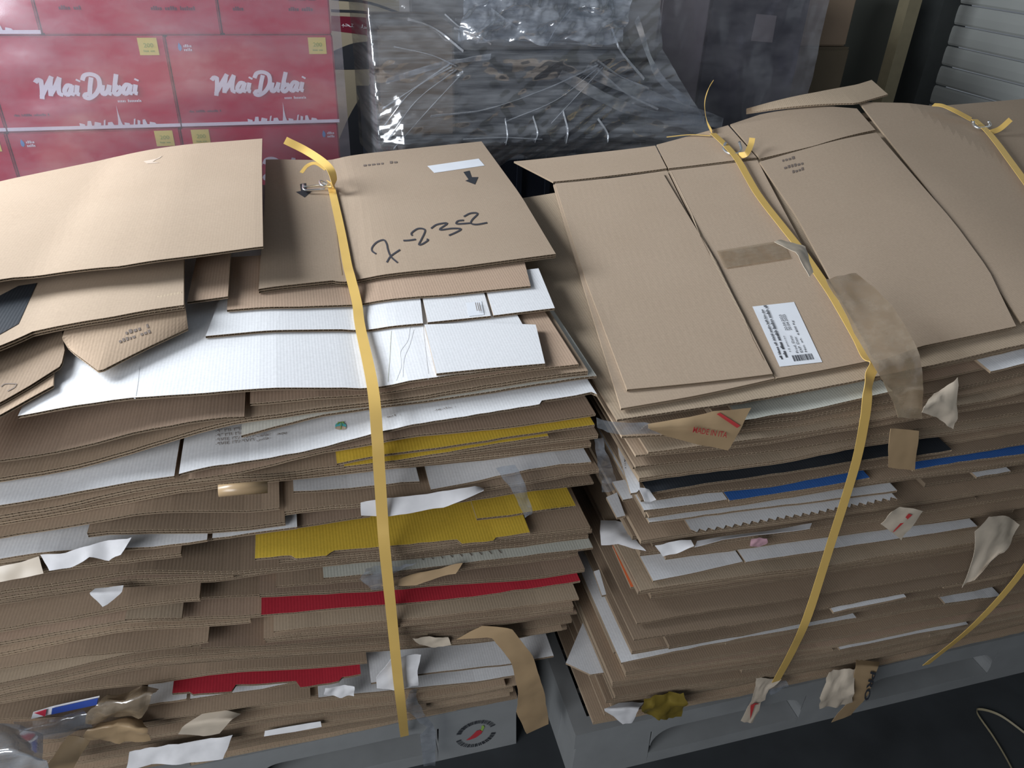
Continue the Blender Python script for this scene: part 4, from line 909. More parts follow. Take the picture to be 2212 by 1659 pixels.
# ================================================================ other goods at the back
def solid_box(name, x0, x1, y0, y1, z0, z1, mat, parent, bev=0.006, taper=0.0):
    bm = bmesh.new(); bmesh.ops.create_cube(bm, size=1.0)
    for v in bm.verts:
        k = 1 - taper * (v.co.z + 0.5)
        v.co = Vector(((x0 + x1) / 2 + v.co.x * (x1 - x0) * k, (y0 + y1) / 2 + v.co.y * (y1 - y0) * k, (z0 + z1) / 2 + v.co.z * (z1 - z0)))
    bmesh.ops.bevel(bm, geom=bm.edges[:], offset=bev, segments=2, affect='EDGES'); bm.verts.index_update()
    vs = [tuple(v.co) for v in bm.verts]; fs = [tuple(v.index for v in f.verts) for f in bm.faces]; bm.free()
    return mesh_obj(name, vs, fs, mat, None, parent)
def carton_box(name, x0, x1, y0, y1, z0, z1, mat, label, cat='carton', tape=True, group=None):
    root = empty(name, ((x0 + x1) / 2, (y0 + y1) / 2, z0)); tag(root, label, cat, group)
    solid_box('body', x0, x1, y0, y1, z0, z1, mat, root)
    mb = MB(); c = (y0 + y1) / 2
    for a, b in ((y0 + 0.004, c - 0.002), (c + 0.002, y1 - 0.004)): 
        m = MB(); m.box(x0 + 0.004, x1 - 0.004, a, b, z1, z1 + 0.004); m.build('top_flap', mat, root)
    if tape:
        m = MB(); m.box(x0 + 0.002, x1 - 0.002, c - 0.025, c + 0.025, z1 + 0.004, z1 + 0.0048); m.build('tape', 'tape_tan', root)
    return root
# cream printed carton in the gap beside the red cartons
Yb = 3.1
P = lambda x, y: onY(x, y, Yb)
xa, xb, zt = P(705, 100)[0], P(905, 40)[0], P(800, -40)[2]
root = empty('printed_carton', ((xa + xb) / 2, Yb + 0.2, 0)); tag(root, 'cream carton with black curves and a maroon Arabic band in the dark gap', 'carton')
solid_box('body', xa, xb + 0.25, Yb, Yb + 0.4, 0.0, zt, 'cream_box', root)
def band(pts_top, pts_bot, mat, name, d=0.0008):
    t, b = smooth_path([(*p, 0) for p in pts_top], 6), smooth_path([(*p, 0) for p in pts_bot], 6)
    A = [onY(p[0], p[1], Yb) - np.array([0, d, 0]) for p in b]; B = [onY(p[0], p[1], Yb) - np.array([0, d, 0]) for p in t]
    mb = MB(); mb.grid([A, B]); return mb.build(name, mat, root)
band([(715, -6), (800, 4), (905, 42)], [(715, 0), (800, 10), (900, 46)], 'ink', 'black_curve')
band([(715, 34), (790, 38), (840, 46), (885, 60)], [(715, 66), (790, 76), (840, 86), (885, 96)], 'maroon', 'maroon_band')
band([(715, 20), (790, 24), (860, 40)], [(715, 26), (790, 30), (860, 46)], 'ink', 'black_curve')
band([(715, 112), (770, 92), (850, 88)], [(715, 150), (770, 150), (850, 146)], 'ink', 'black_curve')
band([(720, 330), (760, 240), (810, 170), (850, 160)], [(720, 340), (760, 336), (810, 336), (850, 336)], 'ink', 'black_curve')
for t_, a, b, u in (('\ufe92\ufea4\ufe98', (738, 58), (765, 62), (738, 48)), ('\ufedf\ufea4\ufee1', (778, 64), (806, 70), (780, 52))):
    lettering('arabic_lettering', t_, onY(*a, Yb), onY(*b, Yb), onY(*u, Yb), 'print_white', root, 0, 0.0016)
# wrapped load: dark crate, brown carton, navy carton, grey cartons above
Yw = 2.28
Q = lambda x, y: onY(x, y, Yw)
x0, x1 = Q(826, 300)[0], Q(1395, 320)[0]; zc = (Q(830, 288)[2] + Q(1300, 292)[2]) / 2
root = empty('dark_crate', ((x0 + x1) / 2, Yw + 0.3, 0)); tag(root, 'dark blue plastic crate at the base of the film wrapped load', 'crate')
solid_box('body', x0, x1, Yw, Yw + 0.74, 0.0, zc - 0.03, 'dark_plastic', root)
m = MB(); m.box(x0 - 0.008, x1 + 0.008, Yw - 0.008, Yw + 0.748, zc - 0.03, zc - 0.001); m.build('rim', 'dark_plastic', root)
for k in range(9):
    m = MB(); a = x0 + (k + 0.5) * (x1 - x0) / 9; m.box(a - 0.008, a + 0.008, Yw - 0.006, Yw + 0.002, 0.1, zc - 0.031); m.build('rib', 'dark_plastic', root)
xbn = Q(985, 160)[0]; z1 = Q(900, 62)[2]
carton_box('carton', x0 + 0.005, xbn, Yw + 0.02, Yw + 0.34, zc, z1, 'brown_box', 'brown carton under film at the corner of the wrapped load', group='cartons in the film wrapped load')
z2 = Q(1200, 118)[2]; xn = Q(1375, 200)[0]
carton_box('carton', xbn + 0.012, xn, Yw + 0.03, Yw + 0.40, zc, z2, 'navy_box', 'dark navy carton with grey top under film in the wrapped load', group='cartons in the film wrapped load')
m = MB(); 
tray = solid_box('tray', xbn + 0.02, xn - 0.005, Yw + 0.05, Yw + 0.42, z2 + 0.006, z2 + 0.045, 'grey_box', None, taper=0.06); tag(tray, 'flat grey tray on the navy carton under film', 'tray')
carton_box('carton', xbn - 0.06, xn - 0.08, Yw + 0.46, Yw + 0.72, zc, z2 + 0.42, 'grey_box', 'tall grey carton behind the navy carton under film', group='cartons in the film wrapped load')
# film over the load
X0, X1 = x0 - 0.05, xn + 0.05
def film_y(x, z): 
    return Yw - 0.04 - 0.05 * max(0, 1 - abs(z - zc) / 0.16) * max(0, min(1, (x - X0) / 0.1)) + 0.10 * max(0, (z - zc - 0.22)) / 0.4 * 2
G = []
for j, z in enumerate(np.linspace(zc - 0.06, z2 + 0.45, 110)):
    row = []
    for i, x in enumerate(np.linspace(X0, X1, 150)):
        fl = max(0, (x - X1 + 0.16) / 0.16) ** 2 * max(0, 1 - (z - zc + 0.06) / 0.30)
        q = Vector((x * 6 + z * 9, z * 11 - x * 4, 1)); rg = lambda v: (1 - abs(noise.noise(v))) ** 3
        w = 0.010 * noise.noise(q * 0.6) + 0.007 * rg(Vector((x * 3 - z * 3, z * 14 + x * 9, 2))) + 0.005 * rg(Vector((x * 6 - z * 8, z * 26 - x * 17, 6))) + 0.0018 * rg(Vector((x * 14 + z * 16, z * 45, 8)))
        edge = 0.03 * noise.noise(Vector((x * 12, 3, 3))) if j == 0 else 0
        row.append((x + fl * 0.22, film_y(x, z) - w - fl * 0.10 + (0.25 * max(0, (X0 + 0.03 - x) / 0.03)), z + edge - fl * 0.02))
    G.append(row)
fo = tag(sheet_thin('stretch_film', G, 'film_wrap', None, 0.0003), 'crinkled clear stretch film draped over the dark crate and cartons', 'plastic film')
rf = random.Random(3); hf = Hit([fo], SL(0.1))
FOLDS = [[(838, 300), (900, 215), (985, 150)], [(830, 270), (890, 195), (975, 143)], [(850, 320), (930, 230), (1000, 155)], [(825, 235), (900, 185), (970, 138)], [(1290, 140), (1180, 190), (1050, 235), (930, 250)],
         [(1285, 150), (1200, 215), (1090, 262)], [(1300, 145), (1250, 200), (1190, 265)], [(1030, 90), (1100, 86), (1190, 92), (1300, 98)], [(980, 60), (1030, 75), (1060, 95)], [(960, 30), (1000, 62), (1050, 72)], [(1060, 20), (1120, 60), (1180, 66)],
         [(1230, 20), (1200, 60), (1180, 96)], [(1320, 60), (1340, 110), (1390, 170)], [(1290, 130), (1340, 165), (1400, 190)], [(1290, 150), (1350, 200), (1420, 235)], [(1000, 300), (1080, 296), (1170, 300)], [(1150, 250), (1160, 285), (1155, 305)],
         [(1215, 240), (1225, 280), (1222, 308)], [(1090, 255), (1095, 290), (1092, 310)], [(1290, 255), (1310, 285), (1312, 305)], [(880, 40), (940, 62), (1000, 110)], [(850, 100), (930, 118), (985, 142)]]
for q in FOLDS:
    P = [hf.at(x, y) + np.array([0, -0.006, 0.0]) for x, y in q]
    ribbon('film_fold', P, rf.uniform(0.003, 0.009), 'film_fold', fo, thick=0.0012, n=6, twist=[(0.1, -0.5, 0.8), (0.2, -0.9, 0.3), (0.1, -0.4, 0.9)])
G = []
for v in np.linspace(0, 1, 30):
    row = []
    for u in np.linspace(0, 1, 60):
        p = hf.at(975 + 350 * u + 25 * v, 100 - 150 * v); q = Vector((u * 9, v * 6, 3))
        row.append(p + np.array([0.01, -0.035, 0.012]) * 1.0 + np.array([0, 0.028, 0.014]) * noise.noise(q * 0.9) + np.array([0, -0.014, 0.008]) * (1 - abs(noise.noise(q * 2.2))) ** 2)
    G.append(row)
sheet_thin('film_bunch', G, 'film_clear', fo, 0.0004)
# twisted film ropes running off to the side
for k, (a, b, c) in enumerate((((1265, 150), (1395, 205), (1560, 268)), ((1210, 160), (1360, 235), (1520, 262)), ((1375, 40), (1420, 160), (1490, 225)), ((835, 175), (960, 138), (1060, 122)))):
    yy = Yw - (0.16, 0.19, 0.12, 0.075)[k]
    pts = [onY(*p, yy) for p in (a, b, c)]; 
    tag(ribbon('film_strand', pts, (0.035, 0.03, 0.022, 0.016)[k], 'film_clear', None, thick=0.002, n=14, twist=[(0.2, -0.6, 0.8), (0.2, 0.5, 0.8), (0.3, -0.7, 0.6), (0.2, 0.3, 0.9)]),
        ('thick twisted film strand stretched from the wrapped load to the brown bale', 'second twisted film strand just below the thick one', 'film strand hanging beside the tall brown carton', 'tight film strand across the brown carton of the wrapped load')[k], 'plastic film', 'twisted film strands')
# dark load further right
Yd = 2.55
D = lambda x, y: onY(x, y, Yd)
xa, xb = D(1412, 100)[0], D(1515, 100)[0]
carton_box('carton', xa, xb, Yd - 0.02, Yd + 0.3, 0, D(1460, -40)[2], 'grey_box', 'tall pinkish grey carton wrapped in film beside the dark box')
xa, xb = D(1512, 150)[0] + 0.004, D(1720, 150)[0]
root = carton_box('dark_box', xa, xb, Yd, Yd + 0.45, 0, D(1600, -30)[2], 'navy_box', 'large dark wrapped box with a pale paper label behind the brown bale', 'box', tape=False)
lbq = [onY(x, y, Yd - 0.001) for x, y in ((1622, 88), (1668, 92), (1678, 34), (1634, 30))]
mesh_obj('paper_label', lbq, [(0, 1, 2, 3)], 'grey_box', None, root)
Ye = 2.95
E_ = lambda x, y: onY(x, y, Ye)
xa, xb = E_(1715, 100)[0], E_(1838, 100)[0]
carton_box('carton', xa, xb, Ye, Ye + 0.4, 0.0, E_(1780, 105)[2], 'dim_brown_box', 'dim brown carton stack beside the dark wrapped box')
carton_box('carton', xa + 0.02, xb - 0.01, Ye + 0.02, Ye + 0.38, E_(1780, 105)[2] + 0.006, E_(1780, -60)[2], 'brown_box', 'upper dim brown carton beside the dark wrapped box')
G = []
for z in np.linspace(0.75, D(1600, -30)[2], 40):
    G.append([(x, Yd - 0.045 - 0.012 * noise.noise(Vector((x * 9, z * 7, 1))) - 0.006 * abs(noise.noise(Vector((x * 22, z * 12, 4)))), z) for x in np.linspace(D(1400, 100)[0], D(1740, 150)[0], 50)])
tag(sheet_thin('stretch_film', G, 'film_carton', None, 0.0003), 'clear stretch film round the large dark box', 'plastic film')

# ================================================================ tape, paper and film scraps
def front_grid(rows, Ys, nx=14, ny=10, nz=0.004, ns=30, seed=0):
    """rows of pixel polylines with their own distance -> grid with crumples"""
    R = []
    for r, Y in zip(rows, Ys):
        yy = Y if isinstance(Y, (list, tuple)) else [Y] * len(r)
        R.append(resample([onY(x, y, q) for (x, y), q in zip(r, yy)], nx))
    R = np.array(R); m = len(R); out = []
    for j in range(ny):
        t = j / (ny - 1) * (m - 1); k = min(int(t), m - 2); f = t - k; row = R[k] * (1 - f) + R[k + 1] * f
        for i in range(nx):
            v = Vector((row[i, 0] * ns + seed, row[i, 1] * ns, row[i, 2] * ns - seed)); w = np.array(noise.noise_vector(v)); w2 = np.array(noise.noise_vector(v * 2.3))
            row[i] += (w + 0.5 * w2) * nz * np.array([0.6, 1.0, 0.6])
        out.append(row)
    return np.array(out)
def scrap(name, rows, Ys, mat, label, cat, nz=0.004, ns=30, seed=0, group=None, nx=14, ny=10, thick=0.0006):
    o = sheet_thin(name, front_grid(rows, Ys, nx, ny, nz, ns, seed), mat, None, thick); tag(o, label, cat, group); return o
SG = 'tape, film and paper scraps on the bales'
# -- right bale
o = scrap('tape_scrap', [[(1437, 943), (1511, 961), (1572, 972)], [(1400, 925), (1500, 928), (1600, 928)], [(1400, 915), (1467, 906), (1546, 889), (1624, 882)]], [0.788, 0.783, 0.80], 'tape_tan', 'tan printed tape with red MADE IN ITA lettering hanging under the barcode carton', 'tape', 0.003, 20, 1, SG)
hs = Hit([o], SR(-0.1), 0.0, True); 
A, B, U = hs.at(1490, 926), hs.at(1563, 938), hs.at(1493, 914)
lettering('red_lettering', 'MADE IN ITA', A + np.array([0, -0.009, 0]), B + np.array([0, -0.009, 0]), U + np.array([0, -0.009, 0]), 'red_ink', o, 0.01, 0.0)
st = [hs.at(*p) + np.array([0, -0.003, 0]) for p in ((1546, 892), (1553, 889), (1597, 917), (1590, 922))]; mesh_obj('red_stripe', st, [(0, 1, 2, 3)], 'red_ink', None, o)
scrap('tape_scrap', [[(1290, 926), (1330, 937), (1400, 938), (1445, 940)], [(1288, 905), (1330, 912), (1380, 916), (1440, 908)]], [0.79, 0.80], 'film_clear', 'bright crumpled tape end bridging the gap between the bales', 'tape', 0.005, 40, 2, SG)
o = scrap('tape_scrap', [[(1785, 602), (1850, 590)], [(1842, 705), (1928, 655)], [(1888, 800), (1983, 760)], [(1925, 862), (1996, 838)], [(1942, 900), (1990, 905)]], [[0.98, 0.99], [0.90, 0.91], [0.815, 0.815], [0.80, 0.80], [0.79, 0.79]], 'film_tape', 'long translucent tan tape curling over the edge beside the strap', 'tape', 0.006, 22, 3, SG, 12, 26)
scrap('tape_scrap', [[(1924, 925), (1985, 930)], [(1918, 970), (1980, 975)], [(1920, 1010), (1975, 1016)]], [0.79, 0.785, 0.785], 'tape_tan', 'straight tan tape end hanging across the blue carton edge', 'tape', 0.002, 20, 4, SG)
scrap('tape_scrap', [[(1672, 522), (1720, 548), (1748, 598)], [(1690, 518), (1740, 530), (1756, 588)]], [[1.07, 1.03, 0.985], [1.08, 1.06, 0.995]], 'tape_pale', 'shiny twisted tape curl standing up beside the strap on the barcode carton', 'tape', 0.004, 40, 5, SG)
scrap('tape_scrap', [[(1990, 888), (2025, 905), (2060, 927)], [(1995, 875), (2030, 868), (2068, 900)], [(2020, 850), (2042, 838), (2070, 812)]], [0.775, 0.77, 0.79], 'tape_pale', 'pale crumpled tape wad beside the long tan tape', 'tape', 0.005, 35, 6, SG)
o = scrap('tape_scrap', [[(1903, 1132), (1930, 1152), (1946, 1168)], [(1925, 1105), (1950, 1118), (1968, 1140)], [(1945, 1096), (1975, 1098), (1992, 1104)]], [0.748, 0.745, 0.752], 'tape_pale', 'pale tape scrap with a dark red stripe on the white carton strip', 'tape', 0.003, 30, 7, SG)
hs = Hit([o], SR(-0.3), 0.0, True); st = [hs.at(*p) + np.array([0, -0.003, 0.0]) for p in ((1930, 1154), (1936, 1158), (1968, 1110), (1960, 1107))]; mesh_obj('red_stripe', st, [(0, 1, 2, 3)], 'red_ink', None, o)
scrap('tape_scrap', [[(2078, 1268), (2092, 1258), (2105, 1250)], [(2105, 1205), (2140, 1215), (2158, 1200)], [(2108, 1148), (2150, 1150), (2185, 1178)], [(2135, 1118), (2170, 1115), (2200, 1130)]], [0.716, 0.727, 0.742, 0.765], 'tape_pale', 'large crumpled translucent tape wad hanging near the end of the bale', 'tape', 0.006, 30, 8, SG)
o = scrap('tape_scrap', [[(1598, 1556), (1625, 1560)], [(1622, 1515), (1646, 1520)], [(1632, 1480), (1662, 1490)], [(1630, 1462), (1690, 1470)]], [0.80, 0.795, 0.785, 0.785], 'tape_pale', 'white and red tape knot below the strap end on the pallet', 'tape', 0.005, 40, 9, SG)
hs = Hit([o], SR(-0.6), 0.0, True); st = [hs.at(*p) + np.array([0, -0.003, 0.0]) for p in ((1619, 1552), (1630, 1553), (1640, 1518), (1630, 1516))]; mesh_obj('red_stripe', st, [(0, 1, 2, 3)], 'red_ink', None, o)
scrap('tape_scrap', [[(1665, 1500), (1690, 1488), (1705, 1482)], [(1650, 1486), (1680, 1472), (1698, 1470)]], [0.79, 0.79], 'film_clear', 'frayed clear tape end below the strap end', 'tape', 0.005, 40, 10, SG)
scrap('foil_scrap', [[(1395, 1548), (1440, 1552), (1470, 1545)], [(1385, 1525), (1430, 1520), (1480, 1520)], [(1388, 1510), (1430, 1500), (1475, 1495)]], [0.774, 0.764, 0.776], 'gold_foil', 'crumpled gold foil scrap at the pallet edge', 'foil', 0.008, 45, 11, SG)
scrap('paper_scrap', [[(1345, 1562), (1365, 1560)], [(1302, 1532), (1380, 1530)], [(1335, 1518), (1390, 1518)]], [0.79, 0.78, 0.795], 'torn_white', 'small torn white paper piece at the pallet corner beside the gold foil', 'paper', 0.003, 30, 12, SG)
scrap('film_scrap', [[(1768, 1530), (1800, 1528), (1838, 1518)], [(1775, 1508), (1810, 1495), (1845, 1490)], [(1790, 1448), (1820, 1445), (1850, 1440)]], [0.775, 0.765, 0.785], 'tape_pale', 'pinkish crumpled tape wad hanging over the pallet', 'tape', 0.008, 35, 13, SG)
o = scrap('tape_scrap', [[(1795, 1560), (1838, 1545)], [(1840, 1505), (1876, 1500)], [(1848, 1440), (1896, 1442)], [(1850, 1425), (1900, 1430)]], [0.785, 0.775, 0.775, 0.79], 'tape_tan', 'tan tape with big black letters hanging over the pallet', 'tape', 0.002, 20, 14, SG)
hs = Hit([o], SR(-0.6), 0.0, True); A, B, U = hs.at(1862, 1508), hs.at(1878, 1446), hs.at(1850, 1505); lettering('black_lettering', 'PRO', B + np.array([0, -0.004, 0]), A + np.array([0, -0.004, 0]), B + (hs.at(1890, 1450) - B) + np.array([0, -0.004, 0]), 'ink', o, 0.03, 0.0)
scrap('paper_scrap', [[(1300, 1180), (1340, 1178), (1396, 1190)], [(1296, 1150), (1335, 1152), (1372, 1165)], [(1297, 1124), (1330, 1125), (1348, 1130)]], [[0.875, 0.845, 0.775], [0.905, 0.875, 0.835], [0.935, 0.925, 0.905]], 'torn_white', 'folded white paper sheet poking into the gap between the bales', 'paper', 0.003, 25, 15, SG)
scrap('paper_scrap', [[(1432, 1202), (1462, 1196), (1500, 1180)], [(1415, 1176), (1455, 1170), (1492, 1166)]], [0.785, 0.80], 'torn_white', 'torn white paper piece above the white carton panel', 'paper', 0.003, 25, 16, SG)
scrap('paper_scrap', [[(1500, 1182), (1560, 1165), (1640, 1154), (1750, 1142)], [(1505, 1168), (1560, 1158), (1640, 1149), (1755, 1130)]], [0.788, 0.80], 'torn_white', 'long curved strip of white paper above the white carton strip', 'paper', 0.002, 15, 17, SG)
scrap('paper_scrap', [[(1392, 1082), (1405, 1084), (1418, 1080)], [(1377, 1052), (1390, 1052), (1400, 1056)]], [0.80, 0.815], 'torn_white', 'small crumpled white paper at the corner below the black carton strip', 'paper', 0.003, 40, 18, SG)
scrap('film_scrap', [[(1620, 1178), (1640, 1182), (1658, 1172)], [(1622, 1166), (1640, 1162), (1656, 1164)]], [0.79, 0.79], 'pinkish', 'small pinkish plastic bit above the white carton strip', 'plastic film', 0.004, 50, 19, SG)
# white cartons whose ends stick out towards the gap
def gap_sheet(rows, z, mat, label, own=True):
    sf = lambda x, y: z + stack_tilt('R', x, y, z) - stack_tilt('R', x, 0.92, z)      # lies between the tilted cartons
    R = [resample([onS(x, y, sf) for x, y in r], 10) for r in rows]
    o = board('flattened_carton', np.array(R), 1, mat); tag(o, label, 'cardboard', 'carton ends in the gap between the bales'); return o
# -- left bale
scrap('tape_scrap', [[(1138, 1585), (1185, 1565)], [(1116, 1540), (1178, 1500)], [(1120, 1493), (1167, 1464)], [(1105, 1432), (1149, 1414)], [(1062, 1378), (1105, 1356)], [(985, 1380), (1040, 1352)]], [0.870, 0.858, 0.852, 0.850, 0.855, 0.866], 'tape_tan', 'long brown tape hanging down from the bale corner over the pallet edge', 'tape', 0.003, 18, 21, SG, 10, 30)
scrap('film_scrap', [[(915, 1655), (940, 1655)], [(905, 1585), (942, 1580)], [(922, 1570), (935, 1568)], [(880, 1535), (915, 1540)], [(875, 1515), (900, 1505)], [(888, 1490), (902, 1488)]], [0.90, 0.90, 0.895, 0.89, 0.89, 0.885], 'film_clear', 'clear plastic strip dangling beside the strap end', 'plastic film', 0.005, 35, 22, SG, 8, 26)
scrap('paper_scrap', [[(815, 1485), (850, 1488), (905, 1480)], [(812, 1465), (850, 1462), (902, 1452)], [(845, 1420), (880, 1415), (912, 1412)]], [0.853, 0.851, 0.857], 'torn_white', 'crumpled white cardboard scraps caught behind the strap', 'paper', 0.004, 35, 23, SG)
scrap('paper_scrap', [[(700, 1500), (735, 1508), (765, 1505)], [(700, 1485), (730, 1484), (766, 1480)]], [0.858, 0.863], 'torn_white', 'small torn white cardboard pieces left of the strap end', 'paper', 0.004, 45, 24, SG)
scrap('film_scrap', [[(778, 1255), (805, 1275), (838, 1270)], [(785, 1235), (810, 1240), (845, 1235)], [(790, 1225), (820, 1222), (900, 1218)]], [0.859, 0.857, 0.866], 'film_clear', 'clear crumpled film wad behind the strap above the red strip', 'plastic film', 0.007, 40, 25, SG)
scrap('paper_scrap', [[(781, 1114), (830, 1116), (889, 1107), (961, 1096), (1012, 1074), (1044, 1060)], [(779, 1085), (840, 1075), (920, 1068), (1000, 1055), (1030, 1050), (1046, 1056)]], [0.868, 0.885], 'torn_white', 'grey white crumpled paper strip hanging over the broad yellow carton', 'paper', 0.003, 20, 26, SG, 24)
scrap('film_scrap', [[(1135, 1120), (1150, 1112)], [(1108, 1060), (1140, 1055)], [(1068, 1008), (1112, 1002)]], [0.85, 0.86, 0.88], 'film_clear', 'clear glossy film strip falling across the yellow cartons', 'plastic film', 0.005, 35, 27, SG, 8, 16)
scrap('paper_scrap', [[(105, 1231), (150, 1222), (190, 1205), (235, 1212), (262, 1195)], [(85, 1200), (140, 1192), (200, 1176), (240, 1168), (284, 1158)]], [0.865, 0.878], 'torn_white', 'torn white liner hanging from the wide white carton sheet', 'paper', 0.005, 30, 28, SG, 20)
scrap('paper_scrap', [[(222, 1310), (232, 1305)], [(193, 1282), (262, 1280)], [(205, 1272), (266, 1264)]], [0.858, 0.858, 0.868], 'torn_white', 'small pointed white paper scrap with a clear film edge', 'paper', 0.002, 30, 29, SG)
scrap('tape_scrap', [[(0, 1258), (50, 1248), (94, 1238)], [(0, 1222), (50, 1212), (85, 1200)]], [0.872, 0.882], 'tape_pale', 'peeled tan tape with a faint red mark beside the torn white liner', 'tape', 0.003, 20, 30, SG)
mb = MB(); mb.tube([onY(472, 1060, 0.872), onY(520, 1056, 0.872), onY(578, 1052, 0.872)], 0.0085, 10); o = mb.build('tape_roll', 'tape_tan', None, True); tag(o, 'rolled up tan tape tucked between cartons', 'tape', SG)
scrap('tape_scrap', [[(800, 1268), (900, 1262), (985, 1240)], [(900, 1238), (950, 1228), (1000, 1215)]], [0.856, 0.868], 'tape_tan', 'crumpled brown tape between the pale printed carton and the red strip', 'tape', 0.004, 30, 31, SG)
scrap('tape_scrap', [[(905, 1392), (940, 1400), (975, 1392)], [(890, 1378), (930, 1374), (968, 1376)]], [0.868, 0.872], 'tape_pale', 'shiny folded tape with green and blue print below the tan carton', 'tape', 0.003, 40, 32, SG)
# bottom corner clutter
o = scrap('label_strip', [[(67, 1553), (110, 1543), (160, 1533), (213, 1520)], [(72, 1538), (112, 1526), (160, 1515), (215, 1503)]], [0.872, 0.876], 'print_white', 'glossy carton edge printed red, white and blue', 'cardboard', 0.0005, 10, 40, SG)
hs = Hit([o], SL(-0.5), 0.0, True); 
for nm, m_, q in (('red_print', 'label_red', ((67, 1552), (99, 1545), (102, 1529), (74, 1537))), ('blue_print', 'label_blue', ((112, 1541), (210, 1520), (213, 1505), (114, 1527)))):
    mesh_obj(nm, [hs.at(*p) + np.array([0, -0.003, 0.001]) for p in q], [(0, 1, 2, 3)], m_, None, o)
scrap('film_scrap', [[(-60, 1720), (60, 1700), (130, 1690)], [(-60, 1640), (40, 1620), (90, 1640)], [(-60, 1560), (0, 1556), (60, 1575)]], [0.80, 0.78, 0.86], 'film_fold', 'puffed clear plastic bag at the bottom corner of the bale', 'plastic film', 0.02, 14, 41, SG, 20, 20)
scrap('film_scrap', [[(60, 1600), (130, 1590), (200, 1565)], [(40, 1575), (120, 1560), (190, 1545)], [(30, 1562), (110, 1550), (180, 1535)]], [0.86, 0.85, 0.87], 'film_clear', 'grey wrinkled film under the red white and blue edge', 'plastic film', 0.008, 25, 42, SG)
scrap('film_scrap', [[(185, 1560), (260, 1555), (310, 1550)], [(205, 1520), (270, 1510), (330, 1500)], [(235, 1498), (300, 1490), (345, 1478)]], [0.855, 0.845, 0.868], 'film_tape', 'yellowish shiny film wad beside the white carton corner', 'plastic film', 0.009, 35, 43, SG)
scrap('tape_scrap', [[(180, 1598), (250, 1602), (325, 1600)], [(190, 1575), (250, 1568), (322, 1570)], [(210, 1562), (270, 1552), (310, 1555)]], [0.85, 0.84, 0.86], 'tape_tan', 'shiny brown tape wad below the yellowish film', 'tape', 0.007, 40, 44, SG)
scrap('tape_scrap', [[(60, 1690), (140, 1690)], [(110, 1640), (170, 1640)], [(150, 1590), (200, 1592)]], [0.84, 0.84, 0.855], 'tape_tan', 'matte brown tape strip running down at the bottom corner', 'tape', 0.004, 25, 45, SG)
scrap('paper_scrap', [[(385, 1585), (440, 1590), (475, 1583)], [(395, 1568), (450, 1560), (500, 1555)], [(440, 1540), (490, 1535), (520, 1542)]], [0.862, 0.855, 0.87], 'tape_pale', 'folded kraft paper flap poking out low in the bale', 'paper', 0.002, 20, 46, SG)
scrap('paper_scrap', [[(270, 1660), (350, 1650), (480, 1640)], [(280, 1625), (360, 1608), (500, 1588)]], [0.865, 0.878], 'torn_white', 'white crumpled paper at the bottom of the bale above the pallet', 'paper', 0.005, 25, 47, SG, 20)
scrap('paper_scrap', [[(570, 1590), (640, 1580), (694, 1570)], [(572, 1578), (640, 1566), (692, 1558)]], [0.893, 0.897], 'torn_white', 'narrow white paper strip low above the pallet top', 'paper', 0.001, 15, 48, SG)
# hanging film in the gap
scrap('film_scrap', [[(1300, 1062), (1330, 1055)], [(1295, 1020), (1325, 1012)], [(1290, 980), (1308, 972)], [(1285, 950), (1302, 945)]], [0.93, 0.92, 0.93, 0.95], 'film_clear', 'dim twisted film hanging in the gap between the bales', 'plastic film', 0.006, 30, 50, SG, 8, 20)
# prints on the cartons of the left bale
o = SHEETS['F4:0']; h4 = Hit([o], SL(-0.05))
for body, a, b, u in (('\u0660\u0669\u0666\u0663\u0661\u0661 \u0663\u0669\u0665\u0662\u0664', (466, 927), (541, 919), (466, 920)), ('\u0660\u0669\u0666\u0663\u0661\u0661 \u0662\u0661\u0665\u0661\u0664\u0664', (466, 937), (546, 928), (466, 930)),
                      ('\u0660\u0669\u0667\u0661\u0664 \u0662\u0662\u0668\u0669\u0667\u0662\u0660', (466, 946), (549, 937), (466, 939)), ('\u0660\u0669\u0667\u0661\u0664 \u0662\u0662\u0668\u0669\u0667\u0662\u0661', (466, 955), (550, 945), (466, 948)),
                      ('\ufed2\ufe97\ufe8e\ufeeb :', (555, 937), (586, 933), (555, 930)), ('\ufeb2\ufedb\ufe8e\ufed3 :', (555, 946), (586, 942), (555, 939)), ('\ufea4\ufea0\ufe91', (598, 934), (620, 931), (598, 928))):
    a, b, u = [(q[0], q[1] + 9) for q in (a, b, u)]
    A, B, U = h4.at(*a), h4.at(*b), h4.at(*u); lettering('arabic_lettering', body, A, B, U, 'faded_ink', o, 0.0, 0.0012)
def disc(cx, cy, rx, ry, h, mat, par, name, t0=0, t1=6.2832, lf=0.001):
    P = [h.at(cx + rx * math.cos(t), cy + ry * math.sin(t)) + np.array([0, 0, lf]) for t in np.linspace(t0, t1, 20)[:-1 if t1 > 6.28 else None]]; mesh_obj(name, P, [tuple(range(len(P)))], mat, None, par)
disc(736, 921, 12, 8, h4, 'print_teal', o, 'emblem'); disc(736, 926, 12, 4, h4, 'tan', o, 'emblem_base', lf=0.0014)
pen('palm_print', [[(736, 930), (737, 920), (736, 915)], [(728, 919), (733, 915), (736, 915)], [(744, 919), (740, 915), (736, 915)], [(730, 914), (736, 915), (743, 913)]], 1.6, h4, 'print_green', o, 0.002)
A, B, U = h4.at(938, 889), h4.at(985, 882), h4.at(938, 884); lettering('arabic_lettering', '\ufead\ufeee\ufea9\ufe8e\ufea7 :', A, B, U, 'faded_ink', o, 0.0, 0.0012)
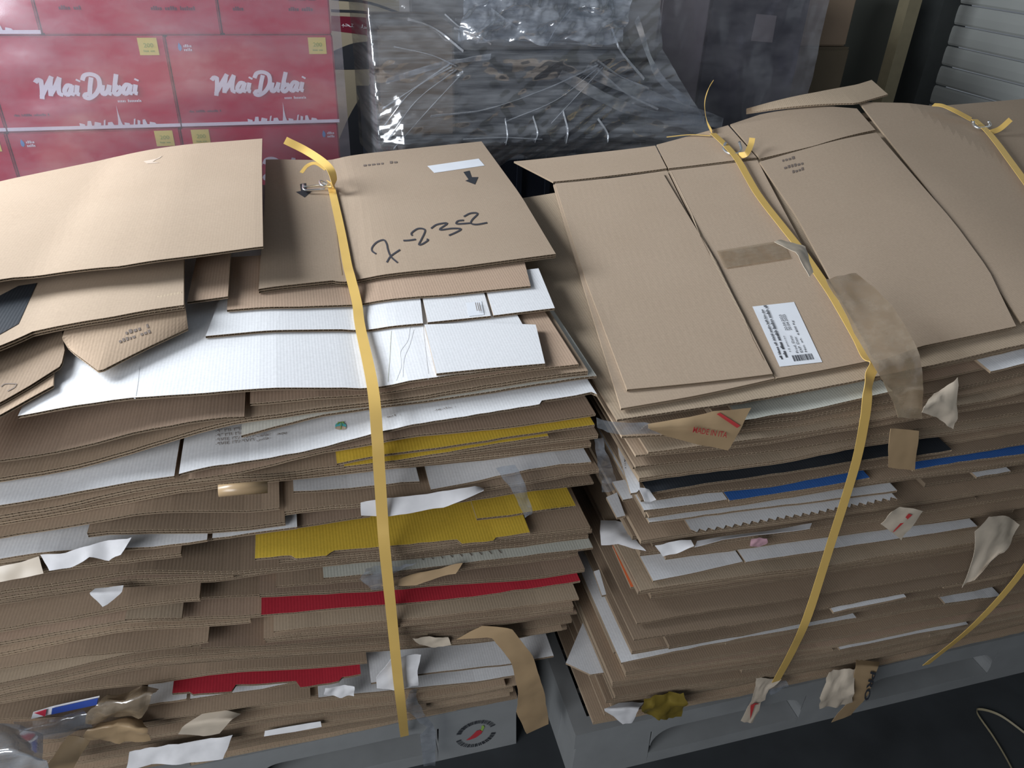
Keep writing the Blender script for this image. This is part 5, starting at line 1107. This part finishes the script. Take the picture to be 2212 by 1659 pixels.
A, B, U = h4.at(835, 904), h4.at(866, 899), h4.at(835, 899); lettering('arabic_lettering', '\ufeee\ufe91\ufe8d :', A, B, U, 'faded_ink', o, 0.0, 0.0012)
o = SHEETS['F14a:0']; h5 = Hit([o], SL(-0.2)); A, B, U = h5.at(1190, 1101), h5.at(1232, 1095), h5.at(1190, 1096); lettering('black_lettering', 'III IIIII', A, B, U, 'ink', o, 0.02, 0.0012)
o = SHEETS['F16:0']; h6 = Hit([o], SL(-0.3))
for k in range(9):
    x = 905 + k * 21; y = 1213 - k * 1.9; pen('stripe_print', [[(x, y - 13), (x + 10, y - 2)]], 2.0, h6, 'faded_ink', o, 0.0012)
# carton ends seen in the gap
o = gap_sheet([[(1332, 948), (1350, 945), (1368, 945)], [(1336, 985), (1362, 985), (1372, 985)], [(1362, 1070), (1375, 1068), (1382, 1060)]][::-1], 0.7810, 'white', 'white printed carton end with PRODUCED lettering in the gap between the bales')
hg = Hit([o], SR(-0.14), 0.0, True); A, B, U = hg.at(1353, 1012), hg.at(1347, 958), hg.at(1344, 1011); lettering('black_lettering', 'PRODUCED', A, B, U, 'ink', o, 0.0, 0.0012)
o = gap_sheet([[(1345, 1084), (1366, 1080)], [(1322, 1045), (1352, 1040)]], 0.7474, 'white', 'small white carton corner below the PRODUCED carton end')
o = gap_sheet([[(1332, 1122), (1350, 1118)], [(1309, 1078), (1332, 1068)]], 0.6909, 'white', 'thin white carton corner above the folded paper in the gap')
o = gap_sheet([[(1362, 1272), (1376, 1270)], [(1322, 1182), (1344, 1180)]], 0.5912, 'orange', 'bright orange carton strip at the corner of the bale')
o = gap_sheet([[(1300, 1290), (1309, 1288)], [(1282, 1238), (1294, 1234)]], 0.5661, 'white', 'short white carton sliver beside the orange strip')
o = gap_sheet([[(1275, 1460), (1310, 1455)], [(1222, 1435), (1262, 1340)]], 0.3252, 'white', 'white carton corner sticking out above the pallet end')

P = [onZ(x, y, 0.004) for x, y in ((2250, 1615), (2212, 1582), (2160, 1545), (2118, 1532), (2112, 1542), (2145, 1590), (2175, 1640), (2200, 1690))]
o = ribbon('loose_strap', P, 0.005, 'post', None, thick=0.001, n=8, twist=[(0.3, 0.6, 0.75)] * 8); tag(o, 'loose tan strap end looping on the dark floor by the pallet', 'strap')
